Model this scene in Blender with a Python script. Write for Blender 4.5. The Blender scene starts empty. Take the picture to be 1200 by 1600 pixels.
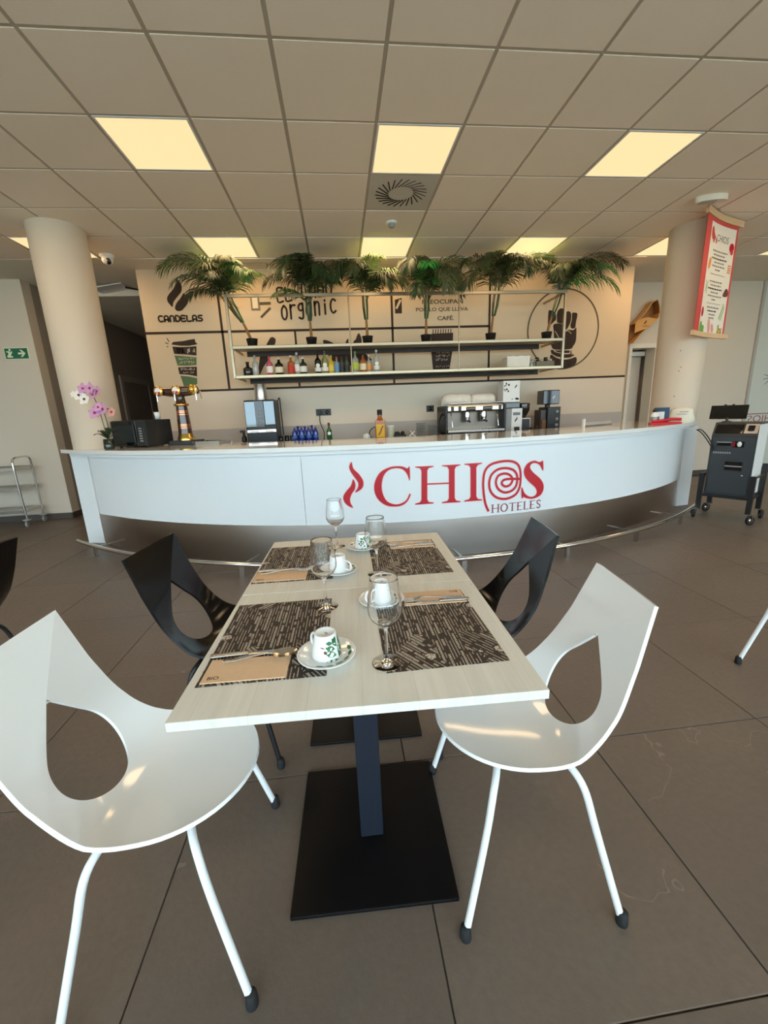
import bpy, bmesh, math, random
from mathutils import Vector, Matrix, noise

S = bpy.context.scene
COL = S.collection
PI = math.pi
sin, cos, R = math.sin, math.cos, math.radians

# ------------------------------------------------------------------ camera
CAM_F = 636.9            # focal length in pixels of a 1200 px wide frame
yaw, pitch, roll = R(5.673), R(-13.683), R(-2.371)
fw = Vector((sin(yaw)*cos(pitch), cos(yaw)*cos(pitch), sin(pitch)))
r0 = Vector((cos(yaw), -sin(yaw), 0)); u0 = r0.cross(fw)
rt = cos(roll)*r0 + sin(roll)*u0; up = -sin(roll)*r0 + cos(roll)*u0
cd = bpy.data.cameras.new('camera'); cam = bpy.data.objects.new('camera', cd); COL.objects.link(cam)
cd.sensor_fit = 'HORIZONTAL'; cd.sensor_width = 36.0; cd.lens = 36.0*CAM_F/1200.0
cd.clip_start = 0.02; cd.clip_end = 200
M = Matrix((rt, up, -fw)).transposed().to_4x4(); M.translation = Vector((0, 0, 1.33))
cam.matrix_world = M
S.camera = cam

# ------------------------------------------------------------------ sky and exposure
W = bpy.data.worlds.new('sky'); S.world = W; W.use_nodes = True
bg = W.node_tree.nodes['Background']
bg.inputs[0].default_value = (0.74, 0.88, 1.0, 1); bg.inputs[1].default_value = 6.6
S.view_settings.view_transform = 'Standard'; S.view_settings.look = 'None'
S.view_settings.exposure = 0.0; S.view_settings.gamma = 1.0
S.view_settings.use_curve_mapping = False
PANEL_EMIT = (1.0, 0.78, 0.40); PANEL_STRENGTH = 1.0
PANEL_WATTS = 9.5; PANEL_LAMP = (1.0, 0.66, 0.34)      # lamp built into every ceiling panel

# ------------------------------------------------------------------ materials
MATS = {}
def mat(name, col=(.8, .8, .8), rough=.5, metal=0., spec=.5, trans=0., ior=1.45, coat=0., emit=None, es=1., var=0., vscale=8., bump=0., bscale=60., alpha=1.):
    if name in MATS: return MATS[name]
    m = bpy.data.materials.new(name); m.use_nodes = True
    nt = m.node_tree; b = nt.nodes['Principled BSDF']
    b.inputs['Base Color'].default_value = (*col, 1); b.inputs['Roughness'].default_value = rough
    b.inputs['Metallic'].default_value = metal; b.inputs['Specular IOR Level'].default_value = spec
    b.inputs['Transmission Weight'].default_value = trans; b.inputs['IOR'].default_value = ior
    b.inputs['Coat Weight'].default_value = coat; b.inputs['Coat Roughness'].default_value = .05
    if emit: b.inputs['Emission Color'].default_value = (*emit, 1); b.inputs['Emission Strength'].default_value = es
    if var or bump:
        tc = nt.nodes.new('ShaderNodeTexCoord')
    if var:
        n = nt.nodes.new('ShaderNodeTexNoise'); n.inputs['Scale'].default_value = vscale; n.inputs['Detail'].default_value = 5
        nt.links.new(tc.outputs['Object'], n.inputs['Vector'])
        mx = nt.nodes.new('ShaderNodeMix'); mx.data_type = 'RGBA'
        mx.inputs[6].default_value = (*[c*(1-var) for c in col], 1); mx.inputs[7].default_value = (*[min(1, c*(1+var)) for c in col], 1)
        nt.links.new(n.outputs['Fac'], mx.inputs[0]); nt.links.new(mx.outputs[2], b.inputs['Base Color'])
    if bump:
        n2 = nt.nodes.new('ShaderNodeTexNoise'); n2.inputs['Scale'].default_value = bscale; n2.inputs['Detail'].default_value = 4
        nt.links.new(tc.outputs['Object'], n2.inputs['Vector'])
        bp = nt.nodes.new('ShaderNodeBump'); bp.inputs['Strength'].default_value = bump; bp.inputs['Distance'].default_value = .01
        nt.links.new(n2.outputs['Fac'], bp.inputs['Height']); nt.links.new(bp.outputs[0], b.inputs['Normal'])
    MATS[name] = m
    return m

class N:                                     # small node helper
    def __init__(s, m): s.nt = m.node_tree; s.b = s.nt.nodes['Principled BSDF']
    def new(s, t, **k):
        n = s.nt.nodes.new(t)
        for a, v in k.items(): setattr(n, a, v)
        return n
    def link(s, a, b): s.nt.links.new(a, b)
    def math(s, op, a, b=None, clamp=False):
        n = s.new('ShaderNodeMath', operation=op); n.use_clamp = clamp
        for i, v in enumerate((a, b)):
            if v is None: continue
            if isinstance(v, (int, float)): n.inputs[i].default_value = v
            else: s.link(v, n.inputs[i])
        return n.outputs[0]
    def mix(s, f, a, b):
        n = s.new('ShaderNodeMix', data_type='RGBA')
        for i, v in ((0, f), (6, a), (7, b)):
            if isinstance(v, (int, float)): n.inputs[i].default_value = v
            elif isinstance(v, tuple): n.inputs[i].default_value = (*v, 1)
            else: s.link(v, n.inputs[i])
        return n.outputs[2]
    def noise(s, vec, scale, detail=4, rough=.5):
        n = s.new('ShaderNodeTexNoise'); n.inputs['Scale'].default_value = scale; n.inputs['Detail'].default_value = detail; n.inputs['Roughness'].default_value = rough
        s.link(vec, n.inputs['Vector']); return n.outputs['Fac']
    def mapping(s, vec, loc=(0, 0, 0), rot=(0, 0, 0), sc=(1, 1, 1)):
        n = s.new('ShaderNodeMapping'); n.inputs[1].default_value = loc; n.inputs[2].default_value = rot; n.inputs[3].default_value = sc
        s.link(vec, n.inputs[0]); return n.outputs[0]
    def bump(s, h, st, dist=.01):
        n = s.new('ShaderNodeBump'); n.inputs['Strength'].default_value = st; n.inputs['Distance'].default_value = dist
        s.link(h, n.inputs['Height']); s.link(n.outputs[0], s.b.inputs['Normal'])

def floor_material():
    m = mat('floor_stoneware', (.1, .085, .07), .42); n = N(m)
    tc = n.new('ShaderNodeNewGeometry').outputs['Position']
    a = n.noise(tc, 1.3, 6, .6); b = n.noise(tc, 45, 3, .6); oi = n.new('ShaderNodeObjectInfo')
    off = n.new('ShaderNodeVectorMath', operation='ADD'); n.link(tc, off.inputs[0])
    rnd = n.new('ShaderNodeVectorMath', operation='SCALE'); n.link(oi.outputs['Location'], rnd.inputs[0]); rnd.inputs['Scale'].default_value = 7.3
    n.link(rnd.outputs[0], off.inputs[1])
    w = n.noise(off.outputs[0], 1.6, 4, .55)                 # veins: thin bands where a noise crosses one half
    v = n.math('ABSOLUTE', n.math('SUBTRACT', w, .56)); v = n.math('LESS_THAN', v, .0017)
    gate = n.math('GREATER_THAN', n.noise(off.outputs[0], 2.3, 2), .60)
    v = n.math('MULTIPLY', v, gate)
    c = n.mix(a, (.128, .094, .072), (.235, .178, .138))
    c = n.mix(n.math('MULTIPLY', b, .50), c, (.095, .070, .054))
    tint = n.math('MULTIPLY', n.math('SUBTRACT', oi.outputs['Random'], .5), .25)
    c = n.mix(n.math('ADD', .12, tint, True), c, (.09, .075, .066))
    c = n.mix(n.math('MULTIPLY', v, .30), c, (.36, .29, .22))
    n.link(c, n.b.inputs['Base Color'])
    n.link(n.math('ADD', .34, n.math('MULTIPLY', b, .22)), n.b.inputs['Roughness'])
    n.bump(b, .12)
    return m

def wood_white_material():
    m = mat('whitewashed_oak', (.7, .62, .5), .42); n = N(m)
    tc = n.new('ShaderNodeTexCoord').outputs['Object']
    g = n.noise(n.mapping(tc, sc=(34, 2.2, 8)), 1, 6, .65)
    g2 = n.noise(n.mapping(tc, sc=(140, 5, 30)), 1, 4, .6)
    big = n.noise(n.mapping(tc, sc=(6, 1.2, 3)), 1, 3)
    c = n.mix(g, (.56, .52, .45), (.90, .87, .79))
    c = n.mix(n.math('MULTIPLY', g2, .30), c, (.88, .87, .82))
    c = n.mix(n.math('MULTIPLY', big, .35), c, (.74, .70, .61))
    br = n.new('ShaderNodeTexBrick'); br.offset = .37
    n.link(n.mapping(tc, rot=(0, 0, PI/2)), br.inputs['Vector'])
    br.inputs['Scale'].default_value = 1; br.inputs['Brick Width'].default_value = .55; br.inputs['Row Height'].default_value = .118; br.inputs['Mortar Size'].default_value = .0012
    br.inputs['Color1'].default_value = (1, 1, 1, 1); br.inputs['Color2'].default_value = (.96, .96, .955, 1); br.inputs['Mortar'].default_value = (.90, .88, .85, 1)
    mu = n.new('ShaderNodeMix', data_type='RGBA', blend_type='MULTIPLY'); mu.inputs[0].default_value = 1
    n.link(c, mu.inputs[6]); n.link(br.outputs['Color'], mu.inputs[7]); c = mu.outputs[2]
    knot = n.math('GREATER_THAN', n.noise(n.mapping(tc, sc=(22, 7, 7)), 1, 2), .755)
    c = n.mix(n.math('MULTIPLY', knot, .6), c, (.24, .19, .14))
    n.link(c, n.b.inputs['Base Color']); n.bump(g2, .08)
    return m

def placemat_material():
    m = mat('placemat_print', (.03, .02, .015), .6); n = N(m)
    tc = n.new('ShaderNodeTexCoord').outputs['Object']
    def lines(vec, pitchm, seed):                            # rows of scribbled words
        sp = n.new('ShaderNodeSeparateXYZ'); n.link(vec, sp.inputs[0])
        row = n.math('DIVIDE', sp.outputs[0], pitchm); rid = n.math('FLOOR', row); fr = n.math('FRACT', row)
        cb0 = n.new('ShaderNodeCombineXYZ'); n.link(n.math('MULTIPLY', rid, 3.77), cb0.inputs[0]); cb0.inputs[1].default_value = seed
        wid = n.math('ADD', .15, n.math('MULTIPLY', n.math('GREATER_THAN', n.noise(cb0.outputs[0], 1, 0), .52), .20))
        inside = n.math('LESS_THAN', n.math('ABSOLUTE', n.math('SUBTRACT', fr, .5)), wid)
        cb = n.new('ShaderNodeCombineXYZ'); n.link(n.math('MULTIPLY', rid, 7.31), cb.inputs[0]); n.link(n.math('MULTIPLY', sp.outputs[1], 30), cb.inputs[1]); cb.inputs[2].default_value = seed
        word = n.math('GREATER_THAN', n.noise(cb.outputs[0], 1, 1), .44)
        cb2 = n.new('ShaderNodeCombineXYZ'); n.link(n.math('MULTIPLY', row, 2.2), cb2.inputs[0]); n.link(n.math('MULTIPLY', sp.outputs[1], 560), cb2.inputs[1]); cb2.inputs[2].default_value = seed+3
        glyph = n.math('GREATER_THAN', n.noise(cb2.outputs[0], 1, 1), .42)
        return n.math('MULTIPLY', n.math('MULTIPLY', inside, word), glyph)
    a = lines(tc, .0085, 1.0); b = lines(n.mapping(tc, rot=(0, 0, R(42))), .012, 5.0); c3 = lines(n.mapping(tc, rot=(0, 0, R(-35))), .010, 9.0)
    reg = n.new('ShaderNodeTexVoronoi'); reg.inputs['Scale'].default_value = 9; n.link(tc, reg.inputs['Vector'])
    sp = n.new('ShaderNodeSeparateXYZ'); n.link(reg.outputs['Color'], sp.inputs[0])
    s1 = n.math('GREATER_THAN', sp.outputs[0], .80); s2 = n.math('GREATER_THAN', sp.outputs[1], .86)
    k = n.new('ShaderNodeMix', data_type='FLOAT'); n.link(s1, k.inputs[0]); n.link(a, k.inputs[2]); n.link(b, k.inputs[3])
    k2 = n.new('ShaderNodeMix', data_type='FLOAT'); n.link(s2, k2.inputs[0]); n.link(k.outputs[0], k2.inputs[2]); n.link(c3, k2.inputs[3])
    v = n.new('ShaderNodeTexVoronoi'); v.inputs['Scale'].default_value = 13; n.link(tc, v.inputs['Vector'])
    sp2 = n.new('ShaderNodeSeparateXYZ'); n.link(v.outputs['Color'], sp2.inputs[0])
    d = v.outputs['Distance']; wob = n.noise(tc, 160, 2)
    d2 = n.math('ADD', d, n.math('MULTIPLY', n.math('SUBTRACT', wob, .5), .16))
    blob = n.math('MULTIPLY', n.math('LESS_THAN', d2, .19), n.math('GREATER_THAN', sp2.outputs[2], .40))
    halo = n.math('MULTIPLY', n.math('LESS_THAN', d2, .24), n.math('GREATER_THAN', sp2.outputs[2], .40))
    inner = n.math('GREATER_THAN', n.noise(tc, 230, 1), .43)
    txt = n.math('MULTIPLY', k2.outputs[0], n.math('SUBTRACT', 1, halo))
    f = n.math('ADD', n.math('MULTIPLY', txt, .62), n.math('MULTIPLY', n.math('MULTIPLY', blob, inner), .85), True)
    n.link(n.mix(f, (.028, .019, .015), (.70, .60, .50)), n.b.inputs['Base Color'])
    return m

def steel_material():
    m = mat('brushed_steel', (.92, .87, .82), .42, 1.0); n = N(m)
    tc = n.new('ShaderNodeTexCoord').outputs['Object']
    g = n.noise(n.mapping(tc, sc=(3, 3, 240)), 1, 3)
    n.link(n.math('ADD', .36, n.math('MULTIPLY', g, .12)), n.b.inputs['Roughness'])
    tg = n.new('ShaderNodeTangent', direction_type='RADIAL', axis='Z'); n.link(tg.outputs[0], n.b.inputs['Tangent'])
    n.b.inputs['Anisotropic'].default_value = .85; n.b.inputs['Anisotropic Rotation'].default_value = .25      # brushed: highlights run up and down
    return m

def mural_material():
    m = mat('mural_wall_paper', (.7, .6, .5), .75); n = N(m)
    p = n.new('ShaderNodeNewGeometry').outputs['Position']
    sp = n.new('ShaderNodeSeparateXYZ'); n.link(p, sp.inputs[0])
    hi = n.math('GREATER_THAN', sp.outputs[2], 1.715); sp_ = n.math('LESS_THAN', sp.outputs[2], 1.2)
    c = n.mix(hi, (.78, .66, .52), (.70, .54, .36)); c = n.mix(sp_, c, (.50, .455, .41))
    k = n.noise(p, 3, 4); c = n.mix(n.math('MULTIPLY', k, .10), c, (.45, .36, .27))
    n.link(c, n.b.inputs['Base Color'])
    return m

def kraft(name, c1, c2):
    m = mat(name, c1, .8); n = N(m); tc = n.new('ShaderNodeTexCoord').outputs['Object']
    n.link(n.mix(n.noise(tc, 120, 4), c1, c2), n.b.inputs['Base Color']); return m

def wood_plain(name, c1, c2, sc=(3, 30, 30)):
    m = mat(name, c1, .45); n = N(m); tc = n.new('ShaderNodeTexCoord').outputs['Object']
    n.link(n.mix(n.noise(n.mapping(tc, sc=sc), 1, 4), c1, c2), n.b.inputs['Base Color']); return m

def pane_material():
    m = bpy.data.materials.new('window_pane'); m.use_nodes = True; nt = m.node_tree; nt.nodes.clear()
    o = nt.nodes.new('ShaderNodeOutputMaterial'); mx = nt.nodes.new('ShaderNodeMixShader'); mx.inputs[0].default_value = .08
    t = nt.nodes.new('ShaderNodeBsdfTransparent'); t.inputs[0].default_value = (.95, .98, .97, 1); g = nt.nodes.new('ShaderNodeBsdfGlossy'); g.inputs['Roughness'].default_value = .02
    nt.links.new(t.outputs[0], mx.inputs[1]); nt.links.new(g.outputs[0], mx.inputs[2]); nt.links.new(mx.outputs[0], o.inputs[0]); return m

FLOOR = floor_material(); GROUT = mat('dark_grout', (.055, .043, .034), .9)
OAK = wood_white_material(); PLACEMAT = placemat_material(); STEEL = steel_material(); MURAL = mural_material()
TILE = mat('ceiling_tile_mineral', (.93, .79, .635), .95, bump=.15, bscale=220, var=.03, vscale=3)
TBAR = mat('ceiling_grid_bar', (.50, .425, .325), .7)
PLASTER = mat('ceiling_plaster', (.80, .71, .58), .9, var=.02)
PAINT = mat('warm_wall_paint', (.64, .56, .455), .85, var=.02, vscale=2)
WALLSHADE = mat('shaded_wall_paint', (.30, .25, .205), .85, var=.03)  # corridor shade put into a darker wall colour
COLUMN = mat('column_paint', (.66, .55, .43), .7, var=.02, vscale=2)
SKIRT = mat('brown_skirting', (.075, .06, .048), .5, var=.1)
BARWHITE = mat('white_laminate', (.80, .82, .83), .32, var=.01)
TOPWHITE = mat('polished_white_stone', (.80, .78, .75), .06, coat=.5, var=.015, vscale=30)
PLASTIC_W = mat('white_gloss_plastic', (.90, .90, .885), .12, coat=.4)
PLASTIC_K = mat('black_gloss_plastic', (.004, .004, .0045), .14, spec=.22)
TUBE_W = mat('white_powder_coat', (.82, .84, .84), .35); TUBE_K = mat('black_powder_coat', (.012, .012, .013), .35)
RUBBER = mat('black_rubber', (.012, .013, .014), .7)
BASEK = mat('black_base_steel', (.003, .003, .0035), .42, spec=.25, bump=.05, bscale=300)
POSTK = mat('blue_black_post', (.010, .014, .024), .42)
GLASS = mat('clear_glass', (1, 1, 1), 0.0, trans=1., ior=1.45)
PORC = mat('white_porcelain', (.86, .86, .85), .12, coat=.6)
LEAFG = mat('leaf_print_green', (.035, .16, .06), .3, var=.5, vscale=120); BERRY = mat('berry_print_dark', (.10, .02, .02), .3)
KRAFT = kraft('kraft_paper', (.70, .45, .27), (.80, .54, .34)); PRINTK = mat('printed_dark', (.025, .016, .012), .7)
CUTLERY = mat('cutlery_steel', (.62, .58, .53), .16, 1.)
CHROME = mat('chrome', (.72, .70, .67), .10, 1.); INOX = mat('satin_inox', (.55, .53, .50), .25, 1.)
RED = mat('logo_red', (.52, .006, .018), .4); MAROON = mat('logo_maroon', (.30, .06, .08), .5); PINKEDGE = mat('logo_pale_edge', (.9, .62, .62), .5)
INK = mat('mural_brown_ink', (.035, .018, .011), .75); INKGREEN = mat('mural_green_ink', (.10, .17, .07), .75); INKTAN = mat('mural_pale_ink', (.62, .52, .40), .75); INKGREY = mat('mural_olive_ink', (.09, .075, .04), .75)
SHELFMETAL = mat('shelf_champagne_metal', (.42, .355, .245), .34, 1.); SHELFDARK = mat('shelf_dark_board', (.03, .02, .016), .5)
POTK = mat('black_pot', (.008, .008, .009), .5); TRUNK = mat('palm_trunk', (.30, .15, .05), .8, var=.4, vscale=40)
DARK = mat('charcoal_plastic', (.016, .017, .018), .4); GREYP = mat('grey_plastic', (.30, .30, .29), .45); BLACKGLASS = mat('black_glass', (.004, .005, .006), .04, coat=.5)
SLATE = mat('slate_metal', (.030, .034, .038), .42); SLATE2 = mat('slate_door_metal', (.038, .044, .050), .38); BROWNK = mat('brown_black_bezel', (.030, .022, .018), .45)
WHITEP = mat('white_plastic', (.80, .79, .76), .4); CREAMP = mat('cream_plastic', (.74, .68, .56), .5); IVORY = mat('ivory_frame', (.74, .68, .58), .5)
GOLD = mat('brass_gold', (.78, .50, .13), .18, 1.); COPPER = mat('copper_stripe', (.75, .28, .12), .25, 1.); COLA = mat('tap_brown_lacquer', (.045, .014, .008), .12, coat=.8)
TOWEL = mat('white_towel', (.80, .75, .66), .95, bump=.5, bscale=120)
PINE = wood_plain('honey_pine', (.62, .30, .07), (.74, .40, .12)); PINED = wood_plain('dark_pine', (.24, .09, .02), (.33, .14, .035)); BEECH = wood_plain('beech_rod', (.66, .42, .22), (.76, .52, .30))
CORAL = mat('banner_coral', (.62, .07, .06), .6); PAPER = mat('banner_paper', (.80, .73, .62), .7); GREENS = mat('print_green', (.16, .36, .07), .6); ORANGE = mat('print_orange', (.75, .28, .06), .6); PINK = mat('print_pink', (.72, .33, .28), .6); BROWNP = mat('print_brown', (.16, .05, .04), .6); GREYINK = mat('print_grey', (.25, .22, .20), .7)
SIGNG = mat('exit_green', (.005, .13, .055), .5); SIGNC = mat('exit_cream', (.72, .74, .55), .5)
PANE = pane_material(); ALU = mat('dark_window_frame', (.07, .07, .075), .4, .6); GROUND = mat('bounce_ground_pale', (.55, .54, .46), .9, var=.2, vscale=.6)
DOORM = mat('grey_door', (.22, .18, .145), .6, var=.03); FROST = mat('frosted_partition', (.62, .63, .55), .35)
EMIT = mat('lit_diffuser', (.12, .11, .09), .5, emit=PANEL_EMIT, es=PANEL_STRENGTH)
PETALW = mat('petal_white', (.85, .80, .74), .6); PETALP = mat('petal_pink', (.62, .30, .52), .6, var=.25, vscale=60); LEAFD = mat('orchid_leaf', (.02, .045, .015), .35)
FRONDS = [mat('frond_dark', (.022, .052, .016), .5, var=.4, vscale=25), mat('frond_mid', (.065, .16, .03), .5, var=.4, vscale=25), mat('frond_light', (.19, .30, .07), .5, var=.3, vscale=25), mat('frond_olive', (.075, .090, .032), .5, var=.4, vscale=25), mat('frond_bright', (.035, .30, .045), .5, var=.3, vscale=25)]

# ------------------------------------------------------------------ mesh helpers
class MB:
    def __init__(s): s.v = []; s.f = []; s.flat = set()
    def add(s, vs, fs, M=None, flat=True):
        o = len(s.v)
        s.v += [tuple(M @ Vector(p)) if M else tuple(p) for p in vs]
        for f in fs:
            if flat: s.flat.add(len(s.f))
            s.f.append(tuple(i+o for i in f))
        return s
    def box(s, x0, x1, y0, y1, z0, z1, M=None, bev=0.):
        if bev > 0:
            bm = bmesh.new(); bmesh.ops.create_cube(bm, size=1)
            for v in bm.verts: v.co = Vector(((x0+x1)/2+v.co.x*(x1-x0), (y0+y1)/2+v.co.y*(y1-y0), (z0+z1)/2+v.co.z*(z1-z0)))
            bmesh.ops.bevel(bm, geom=list(bm.edges), offset=bev, segments=2, affect='EDGES', profile=.5)
            bm.verts.index_update(); s.add([v.co.copy() for v in bm.verts], [[v.index for v in f.verts] for f in bm.faces], M, flat=True); bm.free(); return s
        v = [(x, y, z) for x in (x0, x1) for y in (y0, y1) for z in (z0, z1)]
        return s.add(v, [(0, 1, 3, 2), (4, 6, 7, 5), (0, 4, 5, 1), (2, 3, 7, 6), (0, 2, 6, 4), (1, 5, 7, 3)], M)
    def lathe(s, prof, n=24, M=None, cap=True, smooth=True):
        vs = []; fs = []
        for r, z in prof:
            for k in range(n): a = 2*PI*k/n; vs.append((r*cos(a), r*sin(a), z))
        for i in range(len(prof)-1):
            for k in range(n): j = (k+1) % n; fs.append((i*n+k, i*n+j, (i+1)*n+j, (i+1)*n+k))
        s.add(vs, fs, M, flat=not smooth)
        if cap:
            if prof[0][0] > 1e-5: s.add(vs[:n], [tuple(reversed(range(n)))], M)
            if prof[-1][0] > 1e-5: s.add(vs[-n:], [tuple(range(n))], M)
        return s
    def tube(s, pts, r, n=10, M=None, closed=False):
        pts = [Vector(p) for p in pts]; m = len(pts); rs = r if isinstance(r, (list, tuple)) else [r]*m
        vs = []; fs = []; prev = None
        for i, p in enumerate(pts):
            a = pts[(i-1) % m] if (closed or i > 0) else pts[i]; b = pts[(i+1) % m] if (closed or i < m-1) else pts[i]
            t = (b-a).normalized()
            if prev is None:
                q = Vector((0, 0, 1)) if abs(t.z) < .9 else Vector((1, 0, 0)); nrm = (q-t*q.dot(t)).normalized()
            else: nrm = (prev-t*prev.dot(t)).normalized()
            prev = nrm; bi = t.cross(nrm)
            for k in range(n): an = 2*PI*k/n; vs.append(p+rs[i]*(cos(an)*nrm+sin(an)*bi))
        for i in range(m if closed else m-1):
            i2 = (i+1) % m
            for k in range(n): j = (k+1) % n; fs.append((i*n+k, i*n+j, i2*n+j, i2*n+k))
        s.add(vs, fs, M, flat=False)
        if not closed:
            s.add(vs[:n], [tuple(reversed(range(n)))], M); s.add(vs[-n:], [tuple(range(n))], M)
        return s
    def prism(s, poly, h, M=None):            # polygon in xy, extruded +z by h
        n = len(poly); v = [(x, y, 0) for x, y in poly]+[(x, y, h) for x, y in poly]
        f = [tuple(reversed(range(n))), tuple(range(n, 2*n))]+[(i, (i+1) % n, (i+1) % n+n, i+n) for i in range(n)]
        return s.add(v, f, M)
    def grid(s, P, M=None, closed_u=False, smooth=True):   # P[i][j]
        nu = len(P); nv = len(P[0]); v = [p for row in P for p in row]; f = []
        for i in range(nu if closed_u else nu-1):
            for j in range(nv-1): a = i*nv+j; b = ((i+1) % nu)*nv+j; f.append((a, a+1, b+1, b))
        return s.add(v, f, M, flat=not smooth)
    def blob(s, c, rx, ry, rz, n=12, m=8, M=None):
        P = [(c[0]+rx*sin(PI*i/m)*cos(2*PI*k/n), c[1]+ry*sin(PI*i/m)*sin(2*PI*k/n), c[2]+rz*cos(PI*i/m)) for i in range(m+1) for k in range(n)]
        f = [(i*n+k, (i+1)*n+k, (i+1)*n+(k+1) % n, i*n+(k+1) % n) for i in range(m) for k in range(n)]
        return s.add(P, f, M, flat=False)
    def mesh(s, name):
        me = bpy.data.meshes.new(name); me.from_pydata([tuple(p) for p in s.v], [], s.f)
        me.polygons.foreach_set('use_smooth', [i not in s.flat for i in range(len(s.f))])
        me.update(); return me
    def build(s, name, m, parent=None, loc=None, rot=None):
        o = bpy.data.objects.new(name, s.mesh(name)); COL.objects.link(o)
        if m: o.data.materials.append(m)
        if parent: o.parent = parent
        if loc: o.location = loc
        if rot: o.rotation_euler = rot
        return o

def tag(o, label=None, cat=None, group=None, kind=None):
    if label: o['label'] = label
    if cat: o['category'] = cat
    if group: o['group'] = group
    if kind: o['kind'] = kind
    return o
def thing(name, label, cat, loc=(0, 0, 0), rz=0., group=None):
    o = bpy.data.objects.new(name, None); COL.objects.link(o); o.empty_display_size = .1
    o.location = loc; o.rotation_euler = (0, 0, rz)
    return tag(o, label, cat, group)
def struct(mb, name, m, label=None, loc=None):
    return tag(mb.build(name, m, None, loc), label, None, None, 'structure')
def dup(o, parent=None):
    c = o.copy(); COL.objects.link(c)
    if parent: c.parent = parent
    for ch in list(o.children): dup(ch, c)
    return c
def T(x=0, y=0, z=0): return Matrix.Translation((x, y, z))
def RX(a): return Matrix.Rotation(a, 4, 'X')
def RY(a): return Matrix.Rotation(a, 4, 'Y')
def RZ(a): return Matrix.Rotation(a, 4, 'Z')
def cr(pts, k=6, closed=False):               # Catmull-Rom
    P = [Vector(p) for p in pts]; n = len(P); out = []
    g = (lambda i: P[i % n]) if closed else (lambda i: P[max(0, min(n-1, i))])
    for i in range(n if closed else n-1):
        a, b, c, d = g(i-1), g(i), g(i+1), g(i+2)
        for j in range(k):
            t = j/k; out.append(.5*((2*b)+(c-a)*t+(2*a-5*b+4*c-d)*t*t+(3*b-a-3*c+d)*t**3))
    if not closed: out.append(P[-1].copy())
    return out
def ribbon(pts, w):                            # 2-D stroke -> list of quads
    pts = [Vector(p) for p in pts]; L = []; Rr = []
    for i, p in enumerate(pts):
        t = (pts[min(i+1, len(pts)-1)]-pts[max(i-1, 0)]).normalized(); nn = Vector((-t.y, t.x)); ww = w[i] if isinstance(w, list) else w
        L.append(p+nn*ww/2); Rr.append(p-nn*ww/2)
    return [[L[i], Rr[i], Rr[i+1], L[i+1]] for i in range(len(pts)-1)]
_TXT = {}
def text_polys(s, size=1., bold=0., align='LEFT'):
    cu = bpy.data.curves.new('t', 'FONT'); cu.body = s; cu.size = size; cu.align_x = align; cu.offset = bold; cu.resolution_u = 3
    o = bpy.data.objects.new('t', cu); COL.objects.link(o)
    dg = bpy.context.evaluated_depsgraph_get(); me = bpy.data.meshes.new_from_object(o.evaluated_get(dg))
    res = [[Vector(me.vertices[i].co[:2]) for i in p.vertices] for p in me.polygons]
    bpy.data.objects.remove(o); bpy.data.curves.remove(cu); bpy.data.meshes.remove(me)
    return res
def fit(polys, x0, z0, w, h, shear=0.):
    xs = [p.x for q in polys for p in q]; ys = [p.y for q in polys for p in q]; a, b, c, d = min(xs), max(xs), min(ys), max(ys)
    return [[Vector((x0+(p.x-a)/(b-a)*w, z0+(p.y-c)/(d-c)*h+shear*(p.x-a)/(b-a)*w)) for p in q] for q in polys]
def flat_print(name, polys, m, parent, M, lift=0.):
    mb = MB()
    for q in polys: mb.add([(p[0], p[1], lift) for p in q], [tuple(range(len(q)))], M)
    return mb.build(name, m, parent)
# wall print: polygons given as (x, z) on a plane facing -y at depth y
def wall_print(name, polys, m, parent, y):
    mb = MB()
    for q in polys: mb.add([(p[0], y, p[1]) for p in q], [tuple(range(len(q)))])
    return mb.build(name, m, parent)
# ================================================================== THE SETTING
CEIL = 3.204
GX0, GY0 = -1.4234, 3.2235                      # ceiling grid origin, 0.6 m pitch
fl = struct(MB().box(-9.2, 11.2, -3.2, 12.2, -.12, -.004), 'floor', GROUT)
tile_me = MB().box(-.3763, .3763, -.3755, .3755, -.02, 0, bev=.0015).mesh('floor_tile'); tile_me.materials.append(FLOOR)
for i in range(-8, 11):
    for j in range(-2, 8):
        o = bpy.data.objects.new('floor_tile', tile_me); COL.objects.link(o); o.parent = fl
        o.location = (.172+.757*(i+.5), .552+.755*(j+.5), 0)
MB().box(-4.0, -2.42, 6.62, 12, -.02, -.001).build('corridor_floor', FLOOR, fl)
MB().box(-9.2, -5.9, -3.2, 6.6, -.02, -.001).build('far_floor', FLOOR, fl)
MB().box(8.52, 11.2, -3.2, 6.7, -.02, -.001).build('far_floor', FLOOR, fl)
MB().box(-5.88, 8.5, -3.2, -.96, -.02, -.001).build('far_floor', FLOOR, fl)

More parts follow.
